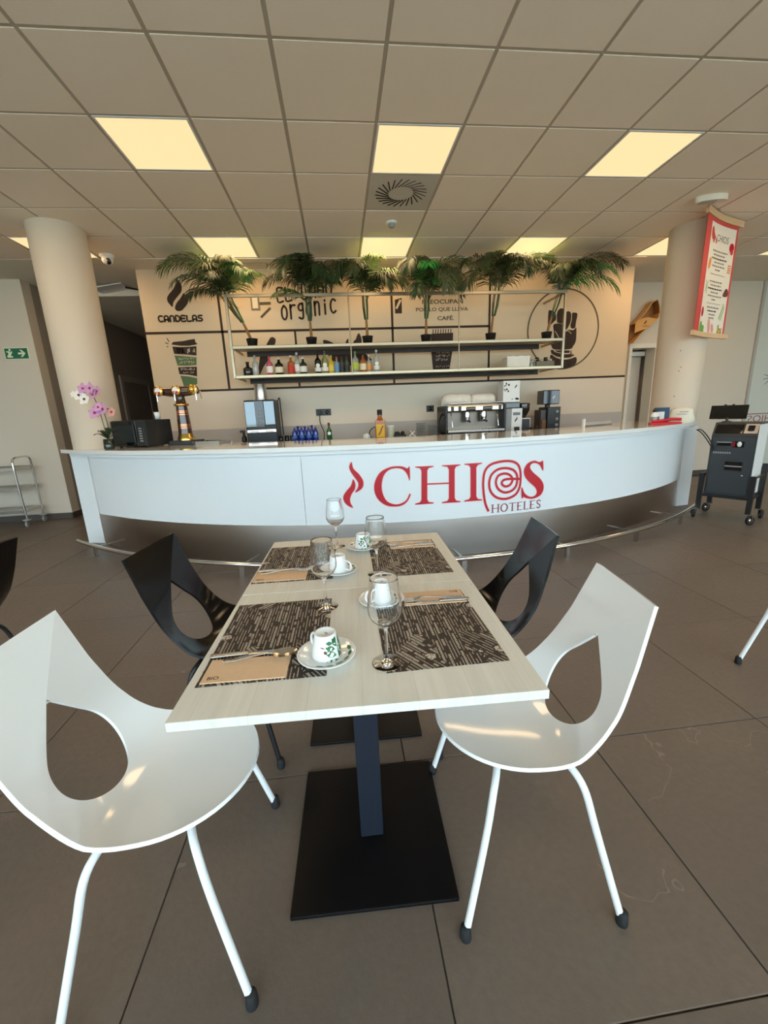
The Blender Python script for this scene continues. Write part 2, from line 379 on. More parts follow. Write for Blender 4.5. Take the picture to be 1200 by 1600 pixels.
ce = struct(MB().box(-9.2, 11.2, -3.2, 12.2, 3.236, 3.36), 'ceiling', TILE)
ct_me = MB().box(-.288, .288, -.288, .288, CEIL, 3.232).mesh('ceiling_tile'); ct_me.materials.append(TILE)
LIGHTS = {(c, r) for c in (-3, 0, 3, 6, 9, 12) for r in (3, 0)}-{(12, 0)}
for c in range(-8, 15):
    for r in range(-5, 4):
        if (c, r) in LIGHTS or (c, r) == (3, 1): continue
        o = bpy.data.objects.new('ceiling_tile', ct_me); COL.objects.link(o); o.parent = ce
        o.location = (GX0+.6*(c+.5), GY0+.6*(r+.5), 0)
for c in range(-8, 16): x = GX0+.6*c; MB().box(x-.0125, x+.0125, GY0-3.0, GY0+2.4, CEIL+.005, 3.236).build('grid_bar', TBAR, ce)
for r in range(-5, 5): y = GY0+.6*r; MB().box(GX0-4.8, GX0+9.0, y-.0125, y+.0125, CEIL+.0045, 3.236).build('grid_bar', TBAR, ce)
MB().box(-9.1, GX0-4.79, -3.1, 5.64, 3.212, 3.236).build('plain_ceiling', TILE, ce)
MB().box(GX0+8.99, 11.1, -3.1, 5.64, 3.212, 3.236).build('plain_ceiling', TILE, ce)
MB().box(-9.1, 11.1, GY0+2.412, 6.76, CEIL-.002, 3.236).build('plaster_border', PLASTER, ce)
MB().box(-2.2, 4.2, GY0+2.40, GY0+2.425, CEIL-.010, CEIL).build('border_trim', PLASTER, ce)

# mural wall behind the bar
wb = struct(MB().box(-2.42, 4.31, 6.0, 6.2, 0, 3.235), 'wall_back', MURAL)
struct(MB().box(-2.42, -2.28, 6.2, 12.0, 0, 3.235), 'wall_corridor_right', WALLSHADE)
struct(MB().box(-9.1, -4.0, 6.33, 6.5, 0, 3.235), 'wall_left_back', PAINT)
wc = struct(MB().box(-4.1, -4.0, 6.5, 12.0, 0, 3.235), 'wall_corridor_left', WALLSHADE)
struct(MB().box(-4.1, -2.28, 12.0, 12.15, 0, 3.235), 'wall_corridor_end', WALLSHADE)
struct(MB().box(-4.0, -2.42, 6.76, 12.0, 3.10, 3.235), 'ceiling_corridor', PLASTER)
struct(MB().box(4.17, 4.31, 6.2, 6.75, 0, 3.235), 'wall_mural_end', PAINT)
wr = struct(MB().box(4.17, 4.86, 6.75, 6.9, 0, 3.235).box(5.37, 7.19, 6.75, 6.9, 0, 3.235).box(4.86, 5.37, 6.75, 6.9, 2.25, 3.235), 'wall_right_back', PAINT)
struct(MB().box(4.7, 5.6, 7.25, 7.35, 0, 3.235).box(4.70, 4.80, 6.9, 7.25, 0, 3.235).box(5.50, 5.60, 6.9, 7.25, 0, 3.235), 'wall_doorway_recess', PAINT)
struct(MB().box(-9.2, -9.05, -3.1, 6.5, 0, 3.235), 'wall_left', PAINT)
struct(MB().box(11.05, 11.2, -3.1, 6.9, 0, 3.235), 'wall_right', PAINT)
d1 = struct(MB().box(4.86, 4.91, 6.70, 6.92, 0, 2.27).box(5.32, 5.37, 6.70, 6.92, 0, 2.27).box(4.91, 5.32, 6.70, 6.92, 2.20, 2.27), 'door_1', IVORY)
MB().box(4.93, 5.30, 7.0, 7.05, 0, 2.09).build('door_leaf', mat('pale_door', (.56, .50, .42), .5), d1)
MB().box(4.915, 5.315, 6.93, 6.99, 2.10, 2.17).build('closer_rail', IVORY, d1)
# corridor door
d2 = struct(MB().box(-4.0, -3.97, 8.42, 8.52, 0, 2.2).box(-4.0, -3.97, 9.55, 9.65, 0, 2.2).box(-4.0, -3.97, 8.52, 9.55, 2.1, 2.2), 'door_2', mat('taupe_frame', (.34, .285, .235), .6))
MB().box(-4.0, -3.985, 8.52, 9.55, 0, 2.1).build('door_leaf', DOORM, d2)
MB().tube([(-3.985, 8.62, 1.03), (-3.94, 8.62, 1.03), (-3.94, 8.74, 1.03)], .009).build('door_handle', INOX, d2)
# skirting
struct(MB().box(-9.0, -3.99, 6.315, 6.33, 0, .085), 'baseboard_left', SKIRT)
struct(MB().box(-4.0, -3.985, 6.315, 8.42, 0, .085), 'baseboard_corridor', SKIRT)
struct(MB().box(4.31, 4.86, 6.735, 6.75, 0, .085).box(5.37, 11.0, 6.735, 6.75, 0, .085), 'baseboard_right', SKIRT)
struct(MB().box(7.17, 7.215, 6.72, 6.75, 0, 3.2), 'trim_1', mat('partition_profile', (.45, .42, .37), .5))
# frosted glass partition with lettering seen from behind
gp = struct(MB().box(7.215, 11.05, 6.75, 6.78, 0, 3.235), 'wall_partition', FROST)
wall_print('partition_lettering', fit([[Vector((-p.x, p.y)) for p in reversed(q)] for q in text_polys('CHIOS', 1)], 7.29, .90, .62, .115), MAROON, gp, 6.747)
wall_print('partition_line', [[Vector((7.25, 1.035)), Vector((8.2, 1.035)), Vector((8.2, 1.05)), Vector((7.25, 1.05))]], MAROON, gp, 6.747)
wall_print('partition_rays', sum([ribbon([Vector((7.62+.06*cos(a), 1.66+.06*sin(a))), Vector((7.62+.16*cos(a), 1.66+.16*sin(a)))], .014) for a in (R(125), R(160), R(190), R(225))], []), GREYINK, gp, 6.747)
# window wall behind the viewpoint, unseen ground added outside to bounce daylight in
wf = MB().box(-9.1, 11.1, -2.42, -2.3, 0, .12).box(-9.1, 11.1, -2.42, -2.3, 3.08, 3.235)
for k in range(11): x = -9.05+k*2.01; wf.box(x-.035, x+.035, -2.42, -2.3, .12, 3.08)
w1 = struct(wf, 'window_1', ALU)
for k in range(10): x = -9.05+k*2.01; MB().box(x+.035, x+1.975, -2.37, -2.36, .12, 3.08).build('pane', PANE, w1)
struct(MB().box(-60, 60, -80, -2.42, -.3, -.05), 'bounce_ground', GROUND)

# columns
for nm, x, y in (('column_1', -2.62, 4.84), ('column_2', 4.10, 4.76)):
    o = struct(MB().lathe([(.245, 1.06), (.245, 3.206)], 48), nm, COLUMN, loc=(x, y, 0))
o = bpy.data.objects['column_2']
for dx, z in ((-.06, 1.88), (-.03, 1.70), (-.05, 1.66), (-.07, 1.38), (-.04, 1.24)):
    MB().blob((dx-.12, -.213+dx*.0, z), .006, .004, .006).build('drilled_hole', SKIRT, o)

# ------------------------------------------------------------------ mural print
MY = 5.997
def strip(x0, x1, z0, z1): return [Vector((x0, z0)), Vector((x1, z0)), Vector((x1, z1)), Vector((x0, z1))]
for q in (strip(-2.42, 2.195, 2.440, 2.470), strip(-2.42, 4.31, 1.705, 1.732), strip(-1.468, -1.438, 1.732, 3.2), strip(-.52, -.493, 1.732, 2.44), strip(.803, .833, 1.732, 3.2), strip(2.18, 2.21, 1.732, 3.2)):
    wall_print('mural_line', [q], INK, wb, MY)
def smooth(p, k=4): return [Vector(q) for q in cr([(a, b, 0) for a, b in p], k, True)]
FLAME_A=[(-0.6913,0.9344),(-0.6787,0.8783),(-0.6336,0.8284),(-0.6015,0.7707),(-0.604,0.722),(-0.6299,0.6903),(-0.6746,0.6707),(-0.6479,0.7156),(-0.6456,0.7562),(-0.6749,0.8059),(-0.704,0.8552),(-0.7128,0.8955)]
FLAME_B=[(-0.6873,0.7853),(-0.6701,0.749),(-0.6761,0.7003),(-0.7044,0.6603),(-0.7214,0.6197),(-0.7206,0.5781),(-0.7019,0.5357),(-0.7464,0.5574),(-0.7766,0.5967),(-0.7788,0.6382),(-0.7551,0.6786),(-0.7118,0.7261),(-0.697,0.7581)]
LOGO_C=[(-0.1986,0.8731),(-0.2166,0.858),(-0.2563,0.8759),(-0.3121,0.8818),(-0.3762,0.8736),(-0.4495,0.8368),(-0.4958,0.7663),(-0.5092,0.6854),(-0.4836,0.6068),(-0.421,0.5491),(-0.3483,0.5305),(-0.2744,0.5367),(-0.2243,0.5723),(-0.195,0.6288),(-0.2063,0.6328),(-0.2321,0.5844),(-0.2821,0.5538),(-0.3394,0.5501),(-0.4034,0.5815),(-0.4364,0.6493),(-0.4431,0.7233),(-0.4237,0.8035),(-0.377,0.8528),(-0.3126,0.8658),(-0.257,0.8519),(-0.2211,0.81),(-0.2062,0.7639),(-0.1981,0.7634)]
LOGO_H1=[(-0.1487,0.8706),(0.0104,0.8687),(0.0103,0.8623),(-0.0323,0.8527),(-0.0457,0.8308),(-0.0495,0.5782),(-0.0366,0.554),(0.0066,0.5469),(0.0065,0.5385),(-0.1561,0.5368),(-0.1559,0.5451),(-0.1145,0.555),(-0.1008,0.5776),(-0.0961,0.8315),(-0.1086,0.8547),(-0.1488,0.8642)]
LOGO_H2=[(0.0842,0.8695),(0.2473,0.8683),(0.2473,0.8618),(0.2104,0.8517),(0.197,0.8298),(0.1972,0.5747),(0.2109,0.5502),(0.2487,0.5421),(0.2487,0.5337),(0.082,0.5353),(0.082,0.5437),(0.131,0.5526),(0.1446,0.5752),(0.1453,0.8303),(0.1321,0.8537),(0.0842,0.8631)]
LOGO_HB=[(-0.0523,0.7196),(0.15,0.7157),(0.15,0.7042),(-0.0525,0.7082)]
LOGO_I=[(0.2844,0.8709),(0.4471,0.8708),(0.4472,0.8643),(0.4075,0.8538),(0.394,0.8317),(0.3977,0.5751),(0.4121,0.5502),(0.4529,0.5418),(0.4531,0.5333),(0.2866,0.536),(0.2866,0.5444),(0.3298,0.5532),(0.3435,0.5759),(0.3408,0.8319),(0.3269,0.8555),(0.2844,0.8644)]
LOGO_S=[(1.0545,0.8448),(1.0616,0.7624),(1.047,0.7704),(1.0164,0.8137),(0.9659,0.8343),(0.9275,0.8236),(0.9215,0.7902),(0.9569,0.7467),(1.0298,0.6876),(1.0696,0.632),(1.0731,0.5756),(1.0394,0.5261),(0.9601,0.5038),(0.8902,0.5175),(0.8643,0.5304),(0.8455,0.5182),(0.8373,0.6143),(0.8489,0.6133),(0.8785,0.5587),(0.9352,0.5238),(0.9845,0.5314),(1.0027,0.5647),(0.9802,0.6104),(0.9121,0.6682),(0.8669,0.7232),(0.8583,0.7831),(0.8941,0.8361),(0.9609,0.8549),(1.011,0.8378),(1.0366,0.8427)]
LOGO_SPIRAL=[(0.518,0.4263),(0.4859,0.4981),(0.466,0.6019),(0.4606,0.7032),(0.4747,0.7935),(0.5263,0.8478),(0.6237,0.8694),(0.7238,0.8662),(0.7899,0.8351),(0.8187,0.7776),(0.8258,0.7009),(0.8179,0.6211),(0.7786,0.559),(0.6895,0.5289),(0.5968,0.5472),(0.5356,0.605),(0.5177,0.6823),(0.5373,0.7561),(0.5987,0.8017),(0.68,0.8077),(0.7547,0.7823),(0.7907,0.7257),(0.7846,0.6445),(0.7393,0.5986),(0.6689,0.5891),(0.6073,0.6248),(0.5821,0.6859),(0.6022,0.7432),(0.6633,0.7605),(0.7191,0.7413),(0.7449,0.6988),(0.7223,0.6547),(0.6745,0.6432),(0.6407,0.6696),(0.6543,0.7007),(0.7111,0.7082),(0.8259,0.6992)]
HOTELES_BASE=[(0.5456,0.4117),(1.0572,0.3997),(0.5436,0.4932),(1.0523,0.4805)]
BEAN_A=[(-1.931,3.096),(-1.915,3.075),(-1.895,3.044),(-1.886,3.009),(-1.893,2.962),(-1.909,2.933),(-1.948,2.893),(-1.995,2.846),(-2.019,2.814),(-2.037,2.764),(-2.06,2.788),(-2.083,2.821),(-2.089,2.853),(-2.081,2.884),(-2.056,2.916),(-2.017,2.953),(-1.98,2.994),(-1.954,3.036),(-1.941,3.068)]
BEAN_B=[(-1.873,2.925),(-1.847,2.897),(-1.832,2.865),(-1.831,2.833),(-1.848,2.796),(-1.884,2.759),(-1.923,2.724),(-1.959,2.714),(-1.992,2.72),(-2.008,2.744),(-2.0,2.776),(-1.971,2.819),(-1.924,2.866),(-1.89,2.909)]
CANDELAS_BOX=[(-2.242,2.578),(-1.683,2.576),(-2.228,2.667),(-1.67,2.666)]
CUP_LID=[(-2.123,2.313),(-2.094,2.344),(-2.031,2.348),(-1.966,2.352),(-1.888,2.366),(-1.819,2.375),(-1.81,2.327),(-1.787,2.316),(-1.805,2.306),(-1.899,2.292),(-2.007,2.295)]
CUP_1=[(-2.114,2.287),(-2.01,2.279),(-1.901,2.279),(-1.808,2.285),(-1.824,2.168),(-1.915,2.181),(-2.103,2.196)]
CUP_2=[(-2.104,2.178),(-2.005,2.167),(-1.828,2.146),(-1.84,2.05),(-1.968,2.045),(-2.083,2.049)]
CUP_3=[(-2.081,2.027),(-1.971,2.029),(-1.839,2.028),(-1.854,1.906),(-1.953,1.928),(-2.075,1.94)]
CUP_4=[(-2.067,1.921),(-1.956,1.907),(-1.857,1.882),(-1.865,1.81),(-1.895,1.795),(-2.041,1.783)]
RAYS=[(-2.167,2.393),(-2.145,2.345),(-2.197,2.338),(-2.157,2.322),(-2.184,2.282),(-2.164,2.293)]
HAND_1=[(3.205,2.48),(3.19,2.527),(3.185,2.601),(3.206,2.648),(3.24,2.668),(3.283,2.657),(3.304,2.61),(3.313,2.478)]
HAND_2=[(3.324,2.588),(3.328,2.62),(3.357,2.63),(3.388,2.614),(3.402,2.582),(3.401,2.513),(3.387,2.46),(3.357,2.402),(3.331,2.39),(3.324,2.493)]
HAND_3=[(3.413,2.597),(3.437,2.61),(3.486,2.602),(3.494,2.564),(3.482,2.49),(3.475,2.416),(3.446,2.397),(3.409,2.409),(3.4,2.449),(3.414,2.513)]
HAND_T=[(3.058,2.624),(3.087,2.645),(3.136,2.628),(3.167,2.601),(3.178,2.528),(3.144,2.491),(3.098,2.45),(3.065,2.413)]
HAND_P=[(3.146,2.459),(3.272,2.462),(3.332,2.374),(3.368,2.384),(3.399,2.38),(3.454,2.379),(3.49,2.41),(3.5,2.275),(3.491,2.21),(3.458,2.157),(3.411,2.12),(3.179,2.12),(3.127,2.175),(3.107,2.198),(3.158,2.261),(3.151,2.369)]
HAND_C=[(3.118,2.113),(3.154,2.118),(3.187,2.087),(3.318,2.051),(3.428,2.053),(3.425,2.103),(3.437,2.102),(3.448,2.042),(3.478,2.052),(3.485,2.03),(3.419,2.004),(3.321,2.001),(3.209,2.026),(3.133,2.066)]
HAND_C2=[(3.179,2.109),(3.412,2.103),(3.415,2.07),(3.317,2.067),(3.217,2.086)]
HAND_B=[(3.122,2.05),(3.21,2.009),(3.323,1.979),(3.433,1.987),(3.518,2.007),(3.524,1.923),(3.441,1.879),(3.325,1.853),(3.219,1.871),(3.131,1.901)]
RING=[(3.253,2.921),(3.828,2.441),(2.765,2.44),(3.325,1.851)]
ORG=[(-0.694,2.565),(0.089,2.647),(-0.674,2.763),(0.102,2.846)]
ORG2=[(-0.721,2.908),(0.012,3.013)]
DASH=[(-0.975,2.788),(-0.788,2.791),(-0.94,2.611),(-0.788,2.734)]
POR=[(1.151,2.651),(1.886,2.65),(1.153,2.71),(1.498,2.542),(1.685,2.544),(1.559,2.752),(1.812,2.751)]
POT_SIGN=[(1.363,2.373),(1.673,2.378),(1.667,2.21),(1.655,2.097),(1.617,1.886),(1.381,1.887),(1.348,2.218)]
MIC=[(-0.898,2.271),(-0.863,2.337),(-0.835,2.37),(-0.806,2.376),(-0.78,2.359),(-0.772,2.332),(-0.799,2.275)]
MICB=[(-0.995,2.158),(-0.839,2.161),(-0.888,2.094),(-0.969,2.001),(-1.023,1.905),(-1.058,1.906)]
LEAF1=[(-0.138,2.322),(-0.07,2.313),(0.006,2.274),(0.013,2.249),(-0.117,2.252)]
LEAF2=[(0.161,2.246),(0.169,2.295),(0.202,2.335),(0.196,2.245)]
LEAF3=[(0.267,2.252),(0.279,2.301),(0.307,2.325),(0.322,2.365),(0.35,2.401),(0.375,2.364),(0.385,2.315),(0.368,2.249)]
ARROWBOX=[(0.861,2.81),(0.956,2.835),(0.955,2.638),(0.861,2.639)]

for q in (BEAN_A, BEAN_B): wall_print('mural_flame', [smooth(q)], INK, wb, MY)
def letters(s, x0, z0, w, h, m, name='mural_lettering', bold=.02, shear=0.): return wall_print(name, fit(text_polys(s, 1, bold), x0, z0, w, h, shear), m, wb, MY)
# rounded capitals drawn as strokes, each on a 1 x 1.5 cell
STROKES = {'C': [[(.95, 1.4), (.5, 1.5), (.1, 1.2), (.1, .3), (.5, 0), (.95, .1)]], 'A': [[(.08, 0), (.08, 1.1), (.3, 1.45), (.7, 1.45), (.92, 1.1), (.92, 0)], [(.08, .5), (.92, .5)]],
           'N': [[(.08, 0), (.08, 1.1), (.3, 1.45), (.7, 1.45), (.92, 1.1), (.92, 0)]], 'D': [[(.08, .05), (.08, 1.45), (.6, 1.45), (.92, 1.1), (.92, .4), (.6, .05), (.08, .05)]],
           'E': [[(.95, 1.45), (.08, 1.45), (.08, .05), (.95, .05)], [(.08, .75), (.8, .75)]], 'L': [[(.08, 1.45), (.08, .05), (.95, .05)]], 'S': [[(.95, 1.45), (.3, 1.45), (.1, 1.1), (.3, .8), (.75, .7), (.95, .4), (.7, .05), (.05, .05)]],
           'O': [[(.5, 1.5), (.1, 1.1), (.1, .35), (.5, 0), (.9, .35), (.9, 1.1), (.5, 1.5)]], 'R': [[(.08, 0), (.08, 1.45), (.7, 1.45), (.92, 1.15), (.7, .8), (.08, .75)], [(.45, .75), (.95, 0)]],
           'o': [[(.5, 1.5), (.12, 1.1), (.12, .35), (.5, 0), (.88, .35), (.88, 1.1), (.5, 1.5)]], 'r': [[(.2, 1.5), (.2, 0)], [(.2, 1.1), (.5, 1.42), (.95, 1.4)]], 'g': [[(.85, 1.45), (.4, 1.45), (.15, 1.1), (.4, .75), (.85, .8)], [(.85, 1.5), (.88, .1), (.6, -.15), (.2, 0)]],
           'a': [[(.85, 1.4), (.4, 1.4), (.12, .9), (.12, .35), (.45, 0), (.85, .2)], [(.85, 1.5), (.85, 0)]], 'n': [[(.15, 1.5), (.15, 0)], [(.15, 1.1), (.5, 1.45), (.85, 1.2), (.85, 0)]], 'i': [[(.5, 1.1), (.5, 0)], [(.5, 1.42), (.5, 1.5)]], 'c': [[(.9, 1.3), (.5, 1.5), (.12, 1.1), (.12, .4), (.5, 0), (.9, .2)]], ' ': []}
def stroke_word(s, x0, z0, w, h, sw, gap=.28, slope=0., k=3):
    cw = w/(len(s)+(len(s)-1)*gap); out = []
    for i, ch in enumerate(s):
        for st in STROKES[ch]:
            pts = cr([(x0+cw*(i*(1+gap)+a), z0+h*b/1.5+slope*cw*(i*(1+gap)+a), 0) for a, b in st], k); out += ribbon([p.xy for p in pts], sw)
            for e in (pts[0], pts[-1]): out.append([Vector((e.x+sw/2*cos(t), e.y+sw/2*sin(t))) for t in [2*PI*q/8 for q in range(8)]])
    return out
wall_print('mural_lettering', stroke_word('CANDELAS', -2.233, 2.592, .550, .068, .021), INK, wb, MY)
wall_print('mural_lettering', stroke_word('organic', -.665, 2.585, .73, .17, .026, .35, .11), INK, wb, MY)
wall_print('mural_lettering', stroke_word('EL LADO', -.70, 2.80, .72, .17, .024, .35, .11), INK, wb, MY)
wall_print('mural_dash', ribbon([Vector((-.975, 2.788)), Vector((-.79, 2.791))], .035)+ribbon([Vector((-.935, 2.62)), Vector((-.80, 2.735))], .03), INKGREY, wb, MY)
letters('POR LO QUE LLEVA', 1.151, 2.651, .735, .056, INKGREY); letters('CAFÉ.', 1.45, 2.543, .235, .066, INKGREY); letters('PREOCUPAN', 1.24, 2.752, .572, .056, INKGREY)
wall_print('mural_cup_lid', [[Vector(p) for p in CUP_LID]], INK, wb, MY)
for i, q in enumerate((CUP_1, CUP_2, CUP_3, CUP_4)): wall_print('mural_cup_band', [[Vector(p) for p in q]], INKGREEN if i % 2 else INK, wb, MY)
def scribble(x0, x1, z, h, m, n, seed):
    rr = random.Random(seed); out = []; x = x0; st = (x1-x0)/n
    for k in range(n):
        if rr.random() < .14: x += st; continue
        pts = [Vector((x+st*rr.uniform(.1, .8), z+h*rr.random())) for _ in range(4)]; out += ribbon(pts, h*.16); x += st
    return wall_print('mural_scribble', out, m, wb, MY-.001)
letters('0%', -2.065, 2.198, .10, .075, INKTAN)
scribble(-1.95, -1.83, 2.195, .075, INKTAN, 7, 1); scribble(-2.06, -1.85, 2.115, .035, INKTAN, 14, 2); scribble(-2.055, -1.855, 2.065, .04, INKTAN, 12, 3); scribble(-2.05, -1.87, 1.985, .035, INKTAN, 13, 4); scribble(-2.03, -1.88, 1.945, .025, INKTAN, 10, 5)
for a, b in ((0, 1), (2, 3), (4, 5)): wall_print('mural_ray', ribbon([Vector(RAYS[a]), Vector(RAYS[b])], .012), INKGREY, wb, MY)
for q in (HAND_1, HAND_2, HAND_3, HAND_T, HAND_P, HAND_B): wall_print('mural_hand', [smooth(q, 3)], INK, wb, MY)
for q in (HAND_C, HAND_C2): wall_print('mural_hand', [[Vector(p) for p in q]], INK, wb, MY)
for q in ([(3.31, 2.36), (3.37, 2.37), (3.42, 2.33)], [(3.17, 2.37), (3.2, 2.33), (3.24, 2.27)]): wall_print('mural_hand_crease', ribbon([Vector(p) for p in q], .008), INKTAN, wb, MY-.001)
ring = [Vector((3.296+.533*cos(a), 2.386+.535*sin(a))) for a in [2*PI*k/72 for k in range(73)]]
wall_print('mural_ring', ribbon(ring, .020), INKGREY, wb, MY)
pad = [Vector(p) for p in POT_SIGN]
wall_print('mural_notepad', [pad], INK, wb, MY)
wall_print('mural_notepad_spiral', sum([ribbon([Vector((1.385+.036*k, 2.375)), Vector((1.39+.036*k, 2.43))], .013) for k in range(8)], []), INK, wb, MY)
for k, (z, h, n) in enumerate(((2.11, .035, 9), (2.06, .035, 10), (2.01, .04, 10), (1.92, .03, 7))): scribble(1.42, 1.62, z, h, INKTAN, n, 20+k)
wall_print('mural_microphone', [smooth(MIC, 3)], INK, wb, MY); wall_print('mural_microphone', [[Vector(p) for p in MICB]], INK, wb, MY)
for q in (LEAF1, LEAF2, LEAF3): wall_print('mural_leaf', [smooth(q, 3)], INK, wb, MY)
wall_print('mural_leaf', [[Vector(p) for p in ((-.1, 2.16), (.4, 2.16), (.52, 2.05), (.2, 1.98), (-.05, 2.06))]], INK, wb, MY)
wall_print('mural_badge', [[Vector(p) for p in ((.861, 2.64), (.955, 2.64), (.956, 2.835), (.861, 2.81))]], INK, wb, MY)
wall_print('mural_badge_arrow', ribbon([Vector((.88, 2.70)), Vector((.94, 2.81))], .03), INKTAN, wb, MY-.001)

# ------------------------------------------------------------------ ceiling fittings
def ceiling_light(c, r, label):
    t = thing('ceiling_light', label, 'ceiling light', (GX0+.6*(c+.5), GY0+.6*(r+.5), CEIL), group='square lit panels set in the ceiling grid')
    m = MB()
    for a, b, cc, d in ((-.29, .29, -.29, -.278), (-.29, .29, .278, .29), (-.29, -.278, -.278, .278), (.278, .29, -.278, .278)): m.box(a, b, cc, d, -.001, .03)
    m.build('frame', WHITEP, t); MB().box(-.2779, .2779, -.2779, .2779, .002, .03).build('diffuser', EMIT, t)
    ld = bpy.data.lights.new('panel_lamp', 'AREA'); ld.energy = PANEL_WATTS; ld.color = PANEL_LAMP; ld.size = .55
    lo = bpy.data.objects.new('panel_lamp', ld); COL.objects.link(lo); lo.parent = t; lo.location = (0, 0, -.002)
LAB = {(0, 0): 'lit ceiling panel, large, at upper left of the photo', (3, 0): 'lit ceiling panel beside the round air diffuser', (6, 0): 'lit ceiling panel, large, at upper right of the photo',
       (0, 3): 'lit ceiling panel above the leftmost palm', (3, 3): 'lit ceiling panel above the third palm from the left', (6, 3): 'lit ceiling panel above the fifth palm from the left',
       (-3, 3): 'lit ceiling panel mostly hidden by the left column', (9, 3): 'lit ceiling panel partly hidden by the right column', (-3, 0): 'lit ceiling panel just outside the left edge of the photo', (9, 0): 'lit ceiling panel just outside the right edge of the photo', (12, 3): 'lit ceiling panel cut by the right edge beyond the banner'}
for c, r in sorted(LIGHTS): ceiling_light(c, r, LAB.get((c, r), 'lit ceiling panel outside the picture'))
t = thing('air_diffuser', 'square ceiling air diffuser with a swirl of radial slots', 'air diffuser', (GX0+.6*3.5, GY0+.6*1.5, CEIL))
MB().box(-.288, .288, -.288, .288, .003, .028).build('plate', mat('diffuser_plate', (.60, .55, .47), .5), t)
sl = MB().box(-.07, .07, -.0045, .0045, .0, .003).mesh('slot'); sl.materials.append(mat('slot_black', (.004, .004, .004), .9))
for k in range(24):
    o = bpy.data.objects.new('slot', sl); COL.objects.link(o); o.parent = t; a = 2*PI*k/24
    o.location = (.165*cos(a), .165*sin(a), 0); o.rotation_euler = (R(25), 0, a+R(32))
t = thing('smoke_detector', 'small white smoke detector on the ceiling below the air diffuser', 'smoke detector', (.66, 4.66, CEIL))
MB().lathe([(.0, -.002), (.055, -.002), (.055, -.018), (.045, -.022), (.0, -.022)], 20, cap=False).build('base', WHITEP, t)
MB().lathe([(.032, -.022), (.034, -.045), (.022, -.055), (0, -.056)], 16, cap=False).build('head', GREYP, t)
t = thing('security_camera', 'white dome security camera on the ceiling beside the left column', 'camera', (-2.50, 5.50, CEIL-.002))
MB().lathe([(0, 0), (.075, 0), (.075, -.02), (.05, -.045), (0, -.045)], 24, cap=False).build('mount', WHITEP, t)
MB().blob((.005, -.01, -.06), .058, .058, .05, 20, 12).build('dome', WHITEP, t)
MB().lathe([(0, 0), (.034, 0), (.032, .012), (0, .016)], 20, T(.03, -.045, -.082) @ RZ(R(-20)) @ RX(R(115)), cap=False).build('lens', BLACKGLASS, t)
t = thing('emergency_light', 'white oval emergency light on the ceiling above the banner', 'emergency light', (3.66, 4.10, CEIL), R(-14))
P = [(.14*cos(a)*(1 if abs(cos(a)) < .99 else 1), .052*sin(a)) for a in [2*PI*k/32 for k in range(32)]]
MB().prism(P, -.05).build('housing', CREAMP, t)
for k in range(5): MB().box(-.10+.03*k, -.085+.03*k, -.036, .036, -.0515, -.05).build('grille_slot', GREYP, t)
t = thing('loose_ceiling_panel', 'unlit panel light hanging loose from the corridor ceiling', 'ceiling light', (-3.02, 6.62, 3.205), 0)
MB().box(-.20, .20, -.14, .14, -.012, .0, T(0, 0, -.035) @ RY(R(-8))).build('panel', WHITEP, t)
MB().tube(cr([(.18, 0, -.03), (.32, .1, -.035), (.5, .25, -.03), (.56, .5, -.006)], 5), .012, 8).build('cable', DARK, t)
MB().tube([(-.15, 0, -.04), (-.15, 0, .0)], .004, 6).build('hanger_wire', INOX, t)
t = thing('ceiling_grille', 'narrow vent grille in the plaster border behind the leftmost palm', 'vent', (-.98, 5.82, CEIL-.002))
MB().box(-.22, .22, -.04, .04, -.006, 0).build('frame', GREYP, t)
for k in range(3): MB().box(-.2, .2, -.028+.022*k, -.018+.022*k, -.008, -.006).build('slat', PLASTER, t)
# exit sign
t = thing('exit_sign', 'green emergency exit sign with running figure and arrow', 'sign', (-4.24, 6.33, 2.30))
MB().box(-.152, .152, -.008, 0, -.078, .078).build('border', SIGNC, t); MB().box(-.142, .142, -.010, -.008, -.066, .066).build('plate', SIGNG, t)
wall_print('arrow', [[Vector(p) for p in ((.02, -.012), (.075, -.012), (.045, -.045), (.07, -.045), (.115, 0), (.07, .045), (.045, .045), (.075, .012), (.02, .012))]], SIGNC, t, -.0105)
wall_print('running_figure', [[Vector(p) for p in ((-.12, -.05), (-.05, -.05), (-.05, -.035), (-.075, -.03), (-.06, 0), (-.045, .02), (-.055, .03), (-.075, .012), (-.075, .03), (-.12, .03), (-.12, .018), (-.1, .015), (-.1, -.01), (-.12, -.03))], [Vector((-.075+.014*cos(a), .046+.014*sin(a))) for a in [2*PI*k/10 for k in range(10)]]], SIGNC, t, -.0105)
# ================================================================== BAR
BX, BY = .775, 8.936                                # centre of the curved bar in plan
def arc(r, a, z): return (BX+r*sin(a), BY-r*cos(a), z)
def arc_slab(mb, r0, r1, a0, a1, z0, z1, n, cx=None, cy=None):
    c = (BX if cx is None else cx, BY if cy is None else cy)
    vs = []; fs = []
    for k in range(n+1):
        a = a0+(a1-a0)*k/n
        for r, z in ((r0, z0), (r1, z0), (r1, z1), (r0, z1)): vs.append((c[0]+r*sin(a), c[1]-r*cos(a), z))
    for k in range(n):
        b = 4*k
        for i in range(4): j = (i+1) % 4; fs.append((b+i, b+j, b+4+j, b+4+i))
    mb.add(vs, fs, flat=False); mb.add(vs[:4], [(3, 2, 1, 0)]); mb.add(vs[-4:], [(0, 1, 2, 3)])
    return mb
def split_flat(mb): mb.flat = set(range(len(mb.f))); return mb
RP = 5.50
bar = thing('bar_counter', 'long curved white bar counter with red lettering and steel kick plate', 'bar counter', (0, 0, 0))
SEAM = -1.127/RP
